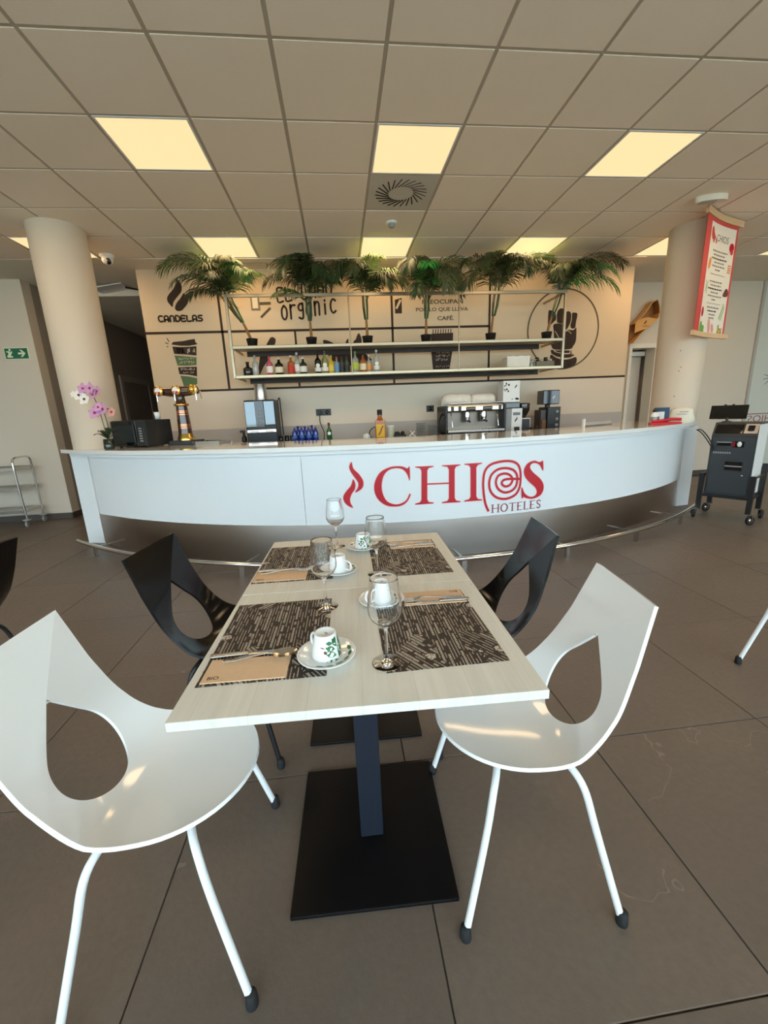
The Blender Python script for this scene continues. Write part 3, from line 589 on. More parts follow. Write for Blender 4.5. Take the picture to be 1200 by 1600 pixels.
for a0, a1 in ((R(-38.4), SEAM-.0004), (SEAM+.0004, R(37.9))):
    split_flat(arc_slab(MB(), RP-.022, RP, a0, a1, .385, 1.010, max(8, int((a1-a0)/R(1.2))))).build('front_panel', BARWHITE, bar)
split_flat(arc_slab(MB(), 5.565, 5.588, R(-40.2), R(40.2), 0, .99, 90, .795, 9.115)).build('kick_plate', STEEL, bar)
for s in bar.children:
    if s.name.startswith('kick_plate'):
        for p in s.data.polygons: p.use_smooth = True
split_flat(arc_slab(MB(), RP-.06, RP-.005, R(-38.0), R(37.5), .98, 1.010, 70)).build('top_rail', BARWHITE, bar)
# end pillars
for (x0, y0), (x1, y1), dep in (((-2.975, 4.875), (-2.737, 4.795), .45), ((4.272, 4.718), (4.475, 4.755), .45)):
    d = Vector((x1-x0, y1-y0)); L = d.length; a = math.atan2(d.y, d.x)
    MB().box(0, L, 0, .10, 0, 1.010, T(x0, y0, 0) @ RZ(a), bev=.003).build('end_pillar', BARWHITE, bar)
for a_, (px_, py_) in ((R(-38.4), (-2.78, 4.86)), (R(37.9), (4.30, 4.79))):
    x0, y0, _ = arc(RP-.011, a_, 0); d = Vector((px_-x0, py_-y0)); MB().box(0, d.length, -.010, .010, .385, 1.010, T(x0, y0, 0) @ RZ(math.atan2(d.y, d.x))).build('end_return', BARWHITE, bar)
# rail
RA0, RA1 = R(-42.3), R(41.5)
CXR, CYR, RR, ZR = .783, 8.62, 5.47, .112
pts = [(CXR+RR*sin(a), CYR-RR*cos(a), ZR) for a in [RA0+(RA1-RA0)*k/80 for k in range(81)]]
rail = MB().tube(pts, .021, 12).build('foot_rail', CHROME, bar)
for deg in (-38, -28, -18, -8, 2, 12.5, 22, 32):
    a = R(deg); x, y = CXR+RR*sin(a), CYR-RR*cos(a)
    MB().box(-.022, .022, -.012, .012, .0, ZR-.01, T(x, y, 0) @ RZ(a)).box(-.012, .012, 0, .30, ZR-.02, ZR-.008, T(x, y, 0) @ RZ(a)).build('rail_bracket', INOX, rail)
# lettering on the front
RL = RP+.0025
def arc_print(name, polys, m, lift=0.):
    mb = MB()
    for q in polys: mb.add([arc(RL+lift, p[0]/5.504, p[1]) for p in q], [tuple(range(len(q)))])
    return mb.build(name, m, bar)
def grow(poly, d):                                 # pale halo round the letters
    n = len(poly); P = [Vector(p[:2]) for p in poly]; area = sum(P[i].x*P[(i+1) % n].y-P[(i+1) % n].x*P[i].y for i in range(n)); sg = 1 if area > 0 else -1; out = []
    for i in range(n):
        a = (P[i]-P[i-1]).normalized(); b = (P[(i+1) % n]-P[i]).normalized(); na = Vector((a.y, -a.x))*sg; nb = Vector((b.y, -b.x))*sg
        k = (na+nb); k = k.normalized() if k.length > .2 else na; out.append(P[i]+k*d)
    return out
def smooth2(p, k=3): return [q.xy for q in cr([(a, b, 0) for a, b in p], k, True)]
for nm, q, sm in (('flame_emblem', FLAME_A, 4), ('flame_emblem', FLAME_B, 4), ('logo_letter', LOGO_C, 1), ('logo_letter', LOGO_I, 1), ('logo_letter', LOGO_S, 1)):
    P = smooth2(q, sm) if sm > 1 else [Vector(p) for p in q]
    if nm == 'logo_letter' and q is not LOGO_I: P = smooth2(q, 3)
    arc_print(nm, [P], RED, .001); arc_print('letter_edge', [grow(P, .0065)], PINKEDGE)
HP = [[Vector(p) for p in q] for q in (LOGO_H1, LOGO_H2, LOGO_HB)]
arc_print('logo_letter', HP, RED, .001); arc_print('letter_edge', [grow(q, .0065) for q in HP], PINKEDGE)
sp = [q.xy for q in cr([(a, b, 0) for a, b in LOGO_SPIRAL], 5)]
arc_print('spiral_emblem', ribbon(sp, .021), RED, .001); arc_print('letter_edge', ribbon(sp, .032), PINKEDGE)
def serif(ch, x, z, w, h):
    st = .012; th = .006; out = []
    def vs(px, a=0., b=1.): out.append([Vector((px, z+h*a)), Vector((px+st, z+h*a)), Vector((px+st, z+h*b)), Vector((px, z+h*b))]); out.append([Vector((px-.008, z+h*a)), Vector((px+st+.008, z+h*a)), Vector((px+st+.008, z+h*a+.004)), Vector((px-.008, z+h*a+.004))]); out.append([Vector((px-.008, z+h*b-.004)), Vector((px+st+.008, z+h*b-.004)), Vector((px+st+.008, z+h*b)), Vector((px-.008, z+h*b))])
    def hb(x0, x1, zz): out.append([Vector((x0, zz)), Vector((x1, zz)), Vector((x1, zz+th)), Vector((x0, zz+th))])
    if ch == 'H': vs(x+.004); vs(x+w-st-.004); hb(x, x+w, z+h*.48)
    if ch == 'O': out += ribbon([Vector((x+w/2+(w/2-.005)*cos(t), z+h/2+(h/2-.003)*sin(t))) for t in [2*PI*k/24 for k in range(25)]], [(.006+.007*abs(cos(2*PI*k/24))) for k in range(25)])
    if ch == 'T': vs(x+w/2-st/2); hb(x, x+w, z+h-th); hb(x, x+.004, z+h*.85); hb(x+w-.004, x+w, z+h*.85)
    if ch in 'EL': vs(x+.006); hb(x, x+w, z)
    if ch == 'E': hb(x, x+w, z+h-th); hb(x, x+w*.75, z+h*.48)
    if ch == 'S': out += ribbon([p.xy for p in cr([(x+w*a, z+h*b, 0) for a, b in ((.88, .8), (.6, .97), (.25, .9), (.15, .7), (.45, .52), (.8, .35), (.78, .12), (.45, .03), (.1, .18))], 3)], .010)
    return out
ho = []; xx = .546
for ch, w in zip('HOTELES', (.076, .074, .068, .057, .055, .057, .053)): ho += serif(ch, xx, .409, w, .078); xx += w+.0115
arc_print('hotel_lettering', ho, MAROON, .001)

ctop = thing('counter_top', 'polished white stone top running along the curved bar', 'counter top', (0, 0, 0))
split_flat(arc_slab(MB(), 4.74, 5.605, R(-42.6), R(39.8), 1.045, 1.083, 90)).build('stone_slab', TOPWHITE, ctop)
split_flat(arc_slab(MB(), 4.78, 5.555, R(-41.8), R(39.2), 1.010, 1.045, 90)).build('edge_band', BARWHITE, ctop)
# back worktop under the mural
t = thing('back_worktop', 'low worktop along the mural wall behind the bar', 'worktop', (0, 5.68, 0))
MB().box(-2.2, 4.1, -.32, .31, .94, .98).build('slab', mat('grey_worktop', (.42, .40, .38), .3), t); MB().box(-2.15, 4.05, -.29, .31, .10, .94).build('cabinet_body', GREYP, t); MB().box(-2.1, 4.0, -.25, .28, 0, .10).build('plinth', DARK, t)
BZ = .98; TZ = 1.083

# ================================================================== TABLES
def table(label, x, y, bx, by, rz):
    t = thing('dining_table', label, 'table', (x, y, 0), rz, 'two tables pushed together')
    MB().box(-.4, .4, -.2992, .2992, .718, .74, bev=.0012).build('table_top', OAK, t)
    MB().box(-.2335+bx, .2335+bx, -.2335+by, .2335+by, 0, .012, bev=.003).build('base_plate', BASEK, t)
    MB().box(-.036+bx, .036+bx, -.036+by, .036+by, .012, .69, bev=.003).build('post', POSTK, t)
    MB().box(-.25+bx, .25+bx, -.03+by, .03+by, .69, .718).box(-.03+bx, .03+bx, -.22, .22, .70, .717).build('top_bracket', BASEK, t)
    return t
TRZ = R(-1.9)
table('near white-washed table in front, closest to the viewer', .0216, 1.029, .0, .036, TRZ)
table('far white-washed table behind, nearer to the bar', .0414, 1.629, -.005, .036, TRZ)
TT = .74

# ================================================================== CHAIRS
PROF = [(.235, .468), (.15, .455), (.05, .446), (-.045, .443), (-.108, .457), (-.157, .498), (-.192, .565), (-.220, .67), (-.244, .76), (-.270, .857)]
pf = cr([(a, b, 0) for a, b in PROF], 12); ss = [0.]
for i in range(1, len(pf)): ss.append(ss[-1]+(pf[i]-pf[i-1]).length)
SEND = ss[-1]
def prof(s):
    s = max(0, min(SEND-1e-6, s))
    for i in range(len(ss)-1):
        if ss[i+1] >= s:
            f = (s-ss[i])/(ss[i+1]-ss[i]); p = pf[i].lerp(pf[i+1], f); tt = (pf[i+1]-pf[i]).normalized(); return p, tt
def s_at_z(z): return next(ss[i] for i in range(len(pf)) if pf[i].y > z and ss[i] > .35)
STIP = s_at_z(.70)
def halfw(s):
    F = .21
    if s < F: return .207*math.sqrt(max(0, 1-((F-s)/F)**2))
    k = (s-F)/(SEND-F); P = [(0, .207), (.2, .207), (.35, .198), (.5, .190), (.7, .174), (1, .155)]
    for (a, wa), (b, wb_) in zip(P, P[1:]):
        if k <= b: return wa+(wb_-wa)*(k-a)/(b-a)
    return .155
def shell_pt(s, y):
    p, tt = prof(s); nx, nz = tt.y, -tt.x                       # normal towards the sitter
    if nz < 0 and abs(tt.x) > .7: nx, nz = -nx, -nz
    k = s/SEND; c = .024+.014*math.exp(-((k-.50)/.12)**2)-.014*max(0., min(1., (k-.6)/.2)); off = c*(y/.2)**2
    # fold from the hole's tip to the sitter's left top corner
    d = Vector((SEND-STIP, .155)); q = Vector((s-STIP, y)); side = (d.x*q.y-d.y*q.x)/d.length
    if side < 0:
        w = max(0., min(1., (s-(STIP-.30))/.30)); w = w*w*(3-2*w); off += side*.17*w
    return Vector((p.x+nx*off, y, p.y+nz*off))
def sample(poly, n):                                            # n points along a polyline, first included, last not
    L = [0.]
    for i in range(1, len(poly)): L.append(L[-1]+(poly[i]-poly[i-1]).length)
    out = []; j = 0
    for k in range(n):
        t = L[-1]*k/n
        while L[j+1] < t: j += 1
        out.append(poly[j].lerp(poly[j+1], (t-L[j])/max(1e-9, L[j+1]-L[j])))
    return out
def shell_mesh():
    side = lambda sg, a, b, n=40: [Vector((a+(b-a)*k/n, sg*halfw(a+(b-a)*k/n))) for k in range(n+1)]
    front = lambda sg, a, n=40: [Vector((a*(1-cos(PI/2*k/n)), sg*halfw(a*(1-cos(PI/2*k/n)))) ) for k in range(n+1)]
    A = .16; MIDS = .46
    outer = [side(1, SEND, MIDS), side(1, MIDS, A)+list(reversed(front(1, A))), front(-1, A)+side(-1, A, MIDS), side(-1, MIDS, SEND), [Vector((SEND+.006*sin(PI*k/10), -.155+.31*k/10)) for k in range(11)]]
    hc = STIP-.178; hr = .112; ang = math.acos(hr/(STIP-hc)); tip = Vector((STIP, 0)); TL = Vector((hc+hr*cos(ang), hr*sin(ang)))
    arcp = lambda a0, a1, n=30: [Vector((hc+hr*cos(a0+(a1-a0)*k/n), hr*sin(a0+(a1-a0)*k/n))) for k in range(n+1)]
    r1 = [tip.lerp(TL, k/20) for k in range(21)]; TRp = Vector((TL.x, -TL.y))
    hole = [r1+arcp(ang, PI/2, 6), arcp(PI/2, PI), arcp(PI, 3*PI/2), arcp(3*PI/2, 2*PI-ang, 6)+[TRp.lerp(tip, .35*k/6) for k in range(7)], [TRp.lerp(tip, .35+.65*k/14) for k in range(15)]]
    NS = [22, 26, 26, 22, 14]; O = []; Hh = []
    for o, h, n in zip(outer, hole, NS): O += sample(o, n); Hh += sample(h, n)
    N_ = len(O); Mr = 14
    top = [[shell_pt(*(Hh[k].lerp(O[k], j/Mr))) for j in range(Mr+1)] for k in range(N_)]
    nr = []
    for k in range(N_):
        row = []
        for j in range(Mr+1):
            a = top[(k+1) % N_][j]-top[k-1][j]; b = top[k][min(j+1, Mr)]-top[k][max(j-1, 0)]; nn = a.cross(b)
            row.append(nn.normalized() if nn.length > 1e-12 else Vector((0, 0, 1)))
        nr.append(row)
    fr = nr[N_//2-4][Mr//2]; sg = -1 if fr.z > 0 else 1
    TH = .010
    V = []; F = []; flat = []
    W_ = Mr+1
    for k in range(N_): V += [p for p in top[k]]
    for k in range(N_): V += [top[k][j]+nr[k][j]*sg*TH for j in range(W_)]
    B = N_*W_
    for k in range(N_):
        k2 = (k+1) % N_
        for j in range(Mr):
            a, b, c, d = k*W_+j, k*W_+j+1, k2*W_+j+1, k2*W_+j
            q = (a, b, c, d) if sg < 0 else (d, c, b, a)
            F.append(q); flat.append(True); F.append(tuple(reversed([i+B for i in q]))); flat.append(True)
        for j in (0, Mr):
            a, d = k*W_+j, k2*W_+j; F.append((a, d, d+B, a+B) if (j == Mr) == (sg < 0) else (d, a, a+B, d+B)); flat.append(False)
    me = bpy.data.meshes.new('seat_shell'); me.from_pydata([tuple(v) for v in V], [], F); me.polygons.foreach_set('use_smooth', flat); me.update()
    for e in me.edges:                                           # the fold is a crisp line
        a, b = e.vertices
        if a < W_ and b < W_: e.use_edge_sharp = True
    return me
SHELL = shell_mesh()
def make_chair(shell_m, tube_m, edge):
    t = thing('shell_chair', 'chair', 'chair')
    me = SHELL.copy(); me.materials.append(shell_m)
    sh = bpy.data.objects.new('seat_shell', me); COL.objects.link(sh); sh.parent = t
    for sx, x0, x1, xf in ((1, .06, .105, .21), (-1, -.05, -.085, -.21)):
        for sy in (1, -1):
            pts = cr([(x0, sy*.02, .424), (x0+(x1-x0)*.5, sy*.09, .424), (x1, sy*.155, .420), (x1+sx*.022, sy*.196, .385), (x1+(xf-x1)*.42, sy*.214, .27), (xf-(xf-x1)*.05, sy*.250, .022)], 6)
            lg = MB().tube(pts, .0095, 10).build('leg', tube_m, t)
            MB().lathe([(.0, 0), (.0145, 0), (.0155, .006), (.0135, .036), (.0105, .040), (0, .040)], 12, T(xf-(xf-x1)*.02, sy*.252, 0), cap=False).build('rubber_foot', RUBBER, lg)
    MB().tube([(.06, 0, .424), (-.05, 0, .424)], .0095, 8).build('seat_frame', tube_m, t)
    return t
CW = make_chair(PLASTIC_W, TUBE_W, None); CK = make_chair(PLASTIC_K, TUBE_K, None)
def put(src, first, x, y, rz, label, grp):
    o = src if first else dup(src); o.location = (x, y, 0); o.rotation_euler = (0, 0, rz); tag(o, label, 'chair', grp); return o
put(CW, True, -.506, .932, R(2.3), 'glossy white shell chair, near, on the left of the near table', 'white shell chairs')
put(CW, False, .462, .984, R(176.8), 'glossy white shell chair, near, on the right of the near table', 'white shell chairs')
put(CK, True, -.497, 1.625, R(-4.7), 'glossy black shell chair on the left of the far table', 'black shell chairs')
put(CK, False, .527, 1.552, R(177.9), 'glossy black shell chair on the right of the far table', 'black shell chairs')
put(CW, False, 2.176, 1.406, R(180), 'white shell chair of which one leg enters at the right edge', 'white shell chairs')
put(CK, False, -1.80, 1.80, R(180), 'black shell chair cut off by the left edge of the photo', 'black shell chairs')

# ================================================================== TABLEWARE
def placemat(label, x, y, rz):
    o = MB().box(-.149, .149, -.205, .205, 0, .0012).build('placemat', PLACEMAT, None, (x, y, TT+.0002), (0, 0, rz)); tag(o, label, 'placemat', 'printed paper placemats'); return o
placemat('dark printed placemat, near left, under the kraft pouch closest to the viewer', -.212, 1.052, TRZ+R(1))
placemat('dark printed placemat, near right, under the large front wine glass', .222, 1.036, TRZ+R(2))
placemat('dark printed placemat, far left, on the far table', -.202, 1.634, TRZ)
placemat('dark printed placemat, far right, on the far table', .246, 1.604, TRZ+R(1))
def pouch(label, x, y, rz):
    t = thing('cutlery_pouch', label, 'napkin pouch', (x, y, TT+.0016), rz, 'kraft paper cutlery pouches')
    MB().box(-.098, .098, -.046, .046, 0, .003, bev=.001).build('paper_sleeve', KRAFT, t)
    return t
def bio(t, x, y, rz=0.): flat_print('pouch_lettering', fit(text_polys('BIO', 1, .01), 0, 0, .026, .012), PRINTK, t, T(x, y, .0033) @ RZ(rz))
p1 = pouch('kraft pouch at the near left place, printed BIO on its lower corner', -.257, .900, TRZ); bio(p1, -.085, -.036)
p2 = pouch('kraft pouch at the near right place, under a fork', .268, 1.196, TRZ+R(0)); bio(p2, .085, .036, PI)
p3 = pouch('kraft pouch at the far left place, on the far table', -.255, 1.485, TRZ); bio(p3, -.085, -.036)
p4 = pouch('kraft pouch at the far right place, on the far table', .292, 1.748, TRZ); bio(p4, .085, .036, PI)
def loft(st, th, M=None, mb=None):                               # stations (x, halfwidth, z)
    mb = mb or MB(); vs = []; fs = []
    for x, w, z in st: vs += [(x, -w, z), (x, 0, z-min(w, .02)*.10), (x, w, z), (x, w, z+th), (x, 0, z+th-min(w, .02)*.10), (x, -w, z+th)]
    for i in range(len(st)-1):
        for k in range(6): fs.append((6*i+k, 6*i+(k+1) % 6, 6*i+6+(k+1) % 6, 6*i+6+k))
    mb.add(vs, fs, M, flat=False); mb.add(vs[:6], [(5, 4, 3, 2, 1, 0)], M); mb.add(vs[-6:], [(0, 1, 2, 3, 4, 5)], M); return mb
def fork(label, x, y, z, rz):
    t = thing('fork', label, 'fork', (x, y, z), rz, 'steel forks')
    loft([(-.095, .004, .001), (-.09, .0085, .001), (-.06, .0075, .003), (-.02, .0045, .008), (.02, .003, .011), (.038, .004, .010), (.048, .011, .007), (.056, .0125, .004), (.062, .0125, .003)], .002).build('handle', CUTLERY, t)
    for k in range(4): yy = -.0105+.007*k; loft([(.061, .0022, .003), (.075, .0019, .002), (.088, .0016, .004), (.098, .0010, .008)], .0016, T(0, yy, 0)).build('tine', CUTLERY, t)
def spoon(label, x, y, z, rz):
    t = thing('spoon', label, 'spoon', (x, y, z), rz, 'steel spoons')
    loft([(-.09, .004, .001), (-.085, .008, .001), (-.055, .007, .003), (-.02, .0045, .008), (.02, .003, .011), (.034, .005, .010)], .002).build('handle', CUTLERY, t)
    P = []
    for i in range(9):
        rr = i/8; P.append([(.062+.032*rr*cos(a), .020*rr*sin(a), .0015+.0085*rr*rr) for a in [2*PI*k/20 for k in range(21)]])
    MB().grid(P).grid([[(a, b, c-.0012) for a, b, c in row] for row in P]).build('bowl', CUTLERY, t)
def knife(label, x, y, z, rz):
    t = thing('knife', label, 'knife', (x, y, z), rz, 'steel knives')
    loft([(-.10, .004, 0), (-.095, .008, 0), (-.05, .0065, .001), (-.005, .005, .001)], .005).build('handle', CUTLERY, t)
    loft([(-.006, .0045, .001), (.01, .007, .001), (.06, .009, .001), (.09, .007, .001), (.105, .001, .001)], .0012).build('blade', CUTLERY, t)
zz = TT+.0052
spoon('steel spoon on the near left pouch', -.235, .938, zz, R(2)); knife('steel knife on the near left pouch behind the spoon', -.262, .948+.012, zz, R(-1))
fork('steel fork on the near right pouch', .262, 1.178, zz, R(178)); knife('steel knife on the near right pouch', .274, 1.160, zz, R(180))
fork('steel fork on the far left pouch', -.240, 1.517, zz, R(3)); knife('steel knife on the far left pouch', -.25, 1.536, TT+.0052, R(-2))
fork('steel fork on the far right pouch', .282, 1.742, zz, R(180)); knife('steel knife on the far right pouch', .294, 1.722, zz, R(182))

def wine_glass(label, x, y):
    t = thing('wine_glass', label, 'wine glass', (x, y, TT+.0016), 0, 'wine glasses')
    op = [(0, .0), (.0345, .0), (.0355, .0002), (.0363, .0006), (.0365, .0012), (.0360, .0018), (.0345, .0024), (.020, .005), (.008, .009), (.0045, .016), (.0036, .035), (.0036, .075), (.005, .092), (.010, .101), (.022, .108), (.034, .119), (.0405, .133), (.0415, .145), (.040, .165), (.0365, .192), (.0332, .216), (.0327, .2200), (.0324, .2212)]
    ip = [(.0320, .2218), (.0316, .2212), (.0316, .2200), (.0320, .216), (.0352, .192), (.0387, .165), (.0402, .145), (.0392, .134), (.033, .1205), (.021, .1098), (.009, .1035), (0, .102)]
    MB().lathe(op+ip, 40, cap=False).build('glass_body', GLASS, t); return t
wine_glass('largest wine glass, at the front, on the near right placemat', .079, .869)
wine_glass('wine glass at the inner back corner of the near left placemat', -.076, 1.198)
wine_glass('wine glass at the inner front corner of the far right placemat', .108, 1.432)
wine_glass('farthest wine glass, at the far end of the table beside the far left placemat', -.044, 1.799)

def cone_patch(polys, r_of_z, lift):                             # polygons in (angle, z)
    mb = MB()
    for q in polys: mb.add([((r_of_z(b)+lift)*cos(a), (r_of_z(b)+lift)*sin(a), b) for a, b in q], [tuple(range(len(q)))])
    return mb
def leaf_poly(c, z, ang, L, w, n=5):
    out = []
    for k in range(n+1): u = k/n; out.append((u, w*sin(PI*u)))
    for k in range(n-1, 0, -1): u = k/n; out.append((u, -w*sin(PI*u)))
    return [(c+(L*a*cos(ang)-b*sin(ang))/.033, z+L*a*sin(ang)+b*cos(ang)) for a, b in out]
CUP_R = lambda z: .0375-.0003*0-.0105*(max(z, 0)/.062)**1.25
def cup_set(i, lab_c, lab_s, x, y, rz, srz):
    s = thing('saucer', lab_s, 'saucer', (x, y, TT+.0016), srz, 'porcelain saucers')
    MB().lathe([(0, 0), (.030, 0), (.032, .002), (.046, .005), (.066, .0115), (.073, .0150), (.0735, .0165), (.071, .0168), (.060, .0130), (.046, .0085), (.034, .0072), (.026, .0060), (0, .0060)], 40, cap=False).build('dish', PORC, s)
    mb = MB()
    for k in range(6):
        a = R(-95+k*24); c, sn = cos(a), sin(a); r_ = .058
        P = [(u, v) for u, v in ((-.012, 0), (-.004, .0045), (.005, .004), (.012, 0), (.004, -.0045), (-.005, -.004))]
        mb.add([(r_*c-u*sn+v*c, r_*sn+u*c+v*sn, .0134+(v)*.36) for u, v in P], [tuple(range(6))])
    mb.build('leaf_print', LEAFG, s)
    t = thing('coffee_cup', lab_c, 'cup', (x, y, TT+.0016+.0065), rz, 'upside-down porcelain cups')
    n = 10; op = [(CUP_R(.062*k/n), .062*k/n) for k in range(n+1)]
    MB().lathe([(.0355, .0)]+op+[(.0255, .0640), (.0225, .0642), (.0215, .0620), (0, .0618)], 40, cap=False).build('bowl', PORC, t)
    MB().tube(cr([(-.030, 0, .012), (-.050, 0, .010), (-.058, 0, .026), (-.050, 0, .043), (-.029, 0, .045)], 6), .0038, 8).build('handle', PORC, t)
    L = [leaf_poly(.55, .006, R(105), .032, .0075), leaf_poly(-.05, .044, R(55), .018, .006), leaf_poly(.25, .004, R(65), .030, .0070), leaf_poly(.05, .014, R(155), .030, .0075), leaf_poly(.0, .030, R(160), .026, .007), leaf_poly(.35, .022, R(25), .026, .0065), leaf_poly(.2, .034, R(115), .026, .0065), leaf_poly(-.15, .046, R(170), .018, .005), leaf_poly(.45, .034, R(60), .024, .006), leaf_poly(.15, .002, R(178), .030, .005), leaf_poly(.75, .012, R(80), .03, .0065), leaf_poly(.8, .036, R(100), .022, .006), leaf_poly(-.35, .030, R(190), .012, .0012)]
    cone_patch(L, CUP_R, .0004).build('leaf_print', LEAFG, t)
    cone_patch([leaf_poly(-.75, .022, R(90), .008, .004), leaf_poly(-.85, .026, R(40), .006, .003), leaf_poly(-.75, .036, R(165), .014, .0012)], CUP_R, .0004).build('berry_print', BERRY, t)
    MB().blob((.004, 0, .0622), .006, .003, .0006, 10, 4).build('base_mark', GREYP, t)
cup_set(1, 'upside-down cup with green leaves, at the front, leaf print facing the viewer', 'saucer at the front, beside the near left placemat', -.067, .918, R(-48), R(-10))
cup_set(2, 'upside-down cup behind the largest wine glass', 'saucer behind the largest wine glass', .099, 1.197, R(28), R(-10))
cup_set(3, 'upside-down cup with its handle to the right, beside the far left placemat', 'saucer beside the far left placemat', -.035, 1.482, R(142), R(20))
cup_set(4, 'farthest upside-down cup, leaf print facing the viewer', 'farthest saucer, on the bar side of the far table', .071, 1.742, R(-75), R(120))
# ================================================================== ON THE BAR TOP
t = thing('microwave_oven', 'black microwave oven on the left end of the bar', 'microwave', (-2.085, 4.69, TZ), R(-24.8))
MB().box(-.225, .225, -.165, .17, .012, .275, bev=.006).build('body', DARK, t)
MB().box(-.222, .115, -.180, -.165, .016, .270, bev=.003).build('door', BLACKGLASS, t)
MB().box(-.185, .075, -.1815, -.180, .055, .225).build('window', mat('oven_window', (.02, .024, .024), .08), t)
MB().box(.119, .222, -.180, -.165, .016, .270, bev=.003).build('control_panel', DARK, t)
for k in range(6): MB().box(.15, .19, -.182, -.180, .06+.025*k, .072+.025*k).build('key', GREYP, t)
MB().box(.088, .100, -.195, -.180, .05, .235, bev=.004).build('door_handle', DARK, t)
for sx in (-.19, .19):
    for sy in (-.13, .14): MB().lathe([(.014, 0), (.014, .013)], 10, T(sx, sy, 0)).build('foot', RUBBER, t)
t = thing('paper_cup', 'small white cup standing on top of the microwave', 'cup', (-1.935, 4.75, TZ+.275))
MB().lathe([(0, 0), (.024, 0), (.033, .075), (.031, .075), (.022, .004), (0, .004)], 20, cap=False).build('cup_wall', WHITEP, t)
MB().tube([(.033*cos(a), .033*sin(a), .075) for a in [2*PI*k/20 for k in range(20)]], .002, 6, closed=True).build('rim', WHITEP, t)
# beer tap tower
t = thing('beer_tap_tower', 'brown and brass beer tap tower on the bar beside the microwave', 'beer tap', (-1.655, 4.70, TZ), R(-14))
MB().box(-.13, .15, -.12, .10, 0, .045, bev=.006).build('drip_base', DARK, t)
MB().lathe([(.086, .045), (.086, .06), (.076, .09), (.070, .115)], 28).build('base_collar', GOLD, t)
col = MB().lathe([(.069, .115), (.064, .24), (.056, .40)], 28).build('tower_body', COLA, t)
for z in (.17, .19, .205, .31, .33, .345): rr = .069-.013*(z-.115)/.285; MB().lathe([(rr+.0008, z), (rr+.0008, z+.009)], 28, cap=False).build('copper_band', COPPER, col)
MB().lathe([(.052, .40), (.074, .405), (.078, .415), (.070, .425), (.056, .43)], 28).build('neck_collar', GOLD, t)
MB().tube(cr([(0, 0, .425), (0, 0, .49), (0, -.005, .55)], 4), [.052, .05, .048, .046, .045, .046, .05, .054, .058], 20).build('neck', COLA, t)
MB().tube([(-.20, 0, .56), (-.12, 0, .552), (0, 0, .55), (.12, 0, .552), (.20, 0, .56)], [.042, .048, .056, .048, .042], 20).build('cross_arm', COLA, t)
for x in (-.20, 0, .19):
    big = x > .1
    m1 = MB().lathe([(0, 0), (.052, 0), (.052, .014), (.040, .02), (0, .02)], 24, T(x, -.05, .56) @ RX(R(90)), cap=False).build('medallion', GOLD, t)
    if not big:
        MB().lathe([(0, .0205), (.034, .0205)], 20, T(x, -.05, .56) @ RX(R(90)), cap=False).build('badge_face', WHITEP, m1); MB().box(x-.028, x+.028, -.0735, -.0712, .530, .552).build('badge_band', RED, m1)
    else: MB().blob((x, -.085, .56), .03, .02, .03).build('valve_wheel', GOLD, m1)
    MB().tube(cr([(x+.05*(x > .1), -.045, .555), (x+.05*(x > .1), -.085, .535), (x+.05*(x > .1), -.09, .49), (x+.05*(x > .1), -.09, .455)], 4), .009, 8).build('spout', CHROME, t)
MB().tube([(.245, -.02, .545), (.262, -.035, .47)], [.008, .006], 8).build('tap_lever', CHROME, t)
t = thing('drip_tray', 'flat steel drip tray on the bar right of the tap tower', 'tray', (-1.38, 4.62, TZ), R(-20))
MB().box(-.15, .17, -.10, .12, 0, .012).build('tray', INOX, t); MB().box(-.155, .175, -.105, -.10, 0, .03).box(-.155, .175, .12, .125, 0, .03).build('rim', INOX, t)
# orchid
t = thing('potted_orchid', 'pink and white orchid in a dark glass pot beside the left column', 'orchid', (-2.33, 4.46, TZ))
MB().lathe([(0, 0), (.045, 0), (.05, .01), (.046, .10), (.043, .10), (.04, .02), (0, .02)], 24, cap=False).build('pot', mat('dark_green_glass', (.02, .03, .02), .08, coat=.6), t)
for k, (a, L, e) in enumerate(((20, .16, .5), (150, .14, .7), (250, .15, .45), (330, .12, .8), (100, .10, .9))):
    P = []
    for i in range(9):
        u = i/8; rr = L*u; z = .10+.12*math.sin(u*2.2)*e; w = .026*sin(PI*min(1, u*.95+.05)); ax, ay = cos(R(a)), sin(R(a))
        P.append([(rr*ax-w*ay, rr*ay+w*ax, z+.006), (rr*ax, rr*ay, z), (rr*ax+w*ay, rr*ay-w*ax, z+.006)])
    MB().grid(P).build('leaf', LEAFD, t)
def petal_flower(c, rz, tilt, s, m, parent):
    mb = MB(); Mx = T(*c) @ RZ(rz) @ RX(tilt)
    for k in range(5):
        a = 2*PI*k/5+.3; L = s*(1. if k % 2 else .85); P = []
        for i in range(6): u = i/5; w = s*.42*sin(PI*min(1, .12+u*.86)); P.append([(L*u*cos(a)-w*sin(a), L*u*sin(a)+w*cos(a), s*.15*u*u), (L*u*cos(a), L*u*sin(a), .0), (L*u*cos(a)+w*sin(a), L*u*sin(a)-w*cos(a), s*.15*u*u)])
        mb.grid(P, Mx)
    f = mb.build('flower', m, parent); MB().blob((0, 0, .006), s*.18, s*.22, s*.2, 8, 6, Mx).build('flower_lip', BERRY if m is PETALW else MAROON, f)
st1 = cr([(0, 0, .05), (-.01, -.01, .25), (-.03, -.02, .46), (-.07, -.04, .56), (-.15, -.05, .53)], 6); st2 = cr([(.01, 0, .05), (.03, -.01, .22), (.02, -.02, .36), (.0, -.05, .42), (.12, -.06, .38)], 6)
for s_ in (st1, st2): MB().tube(s_, .004, 6).build('flower_stem', LEAFD, t)
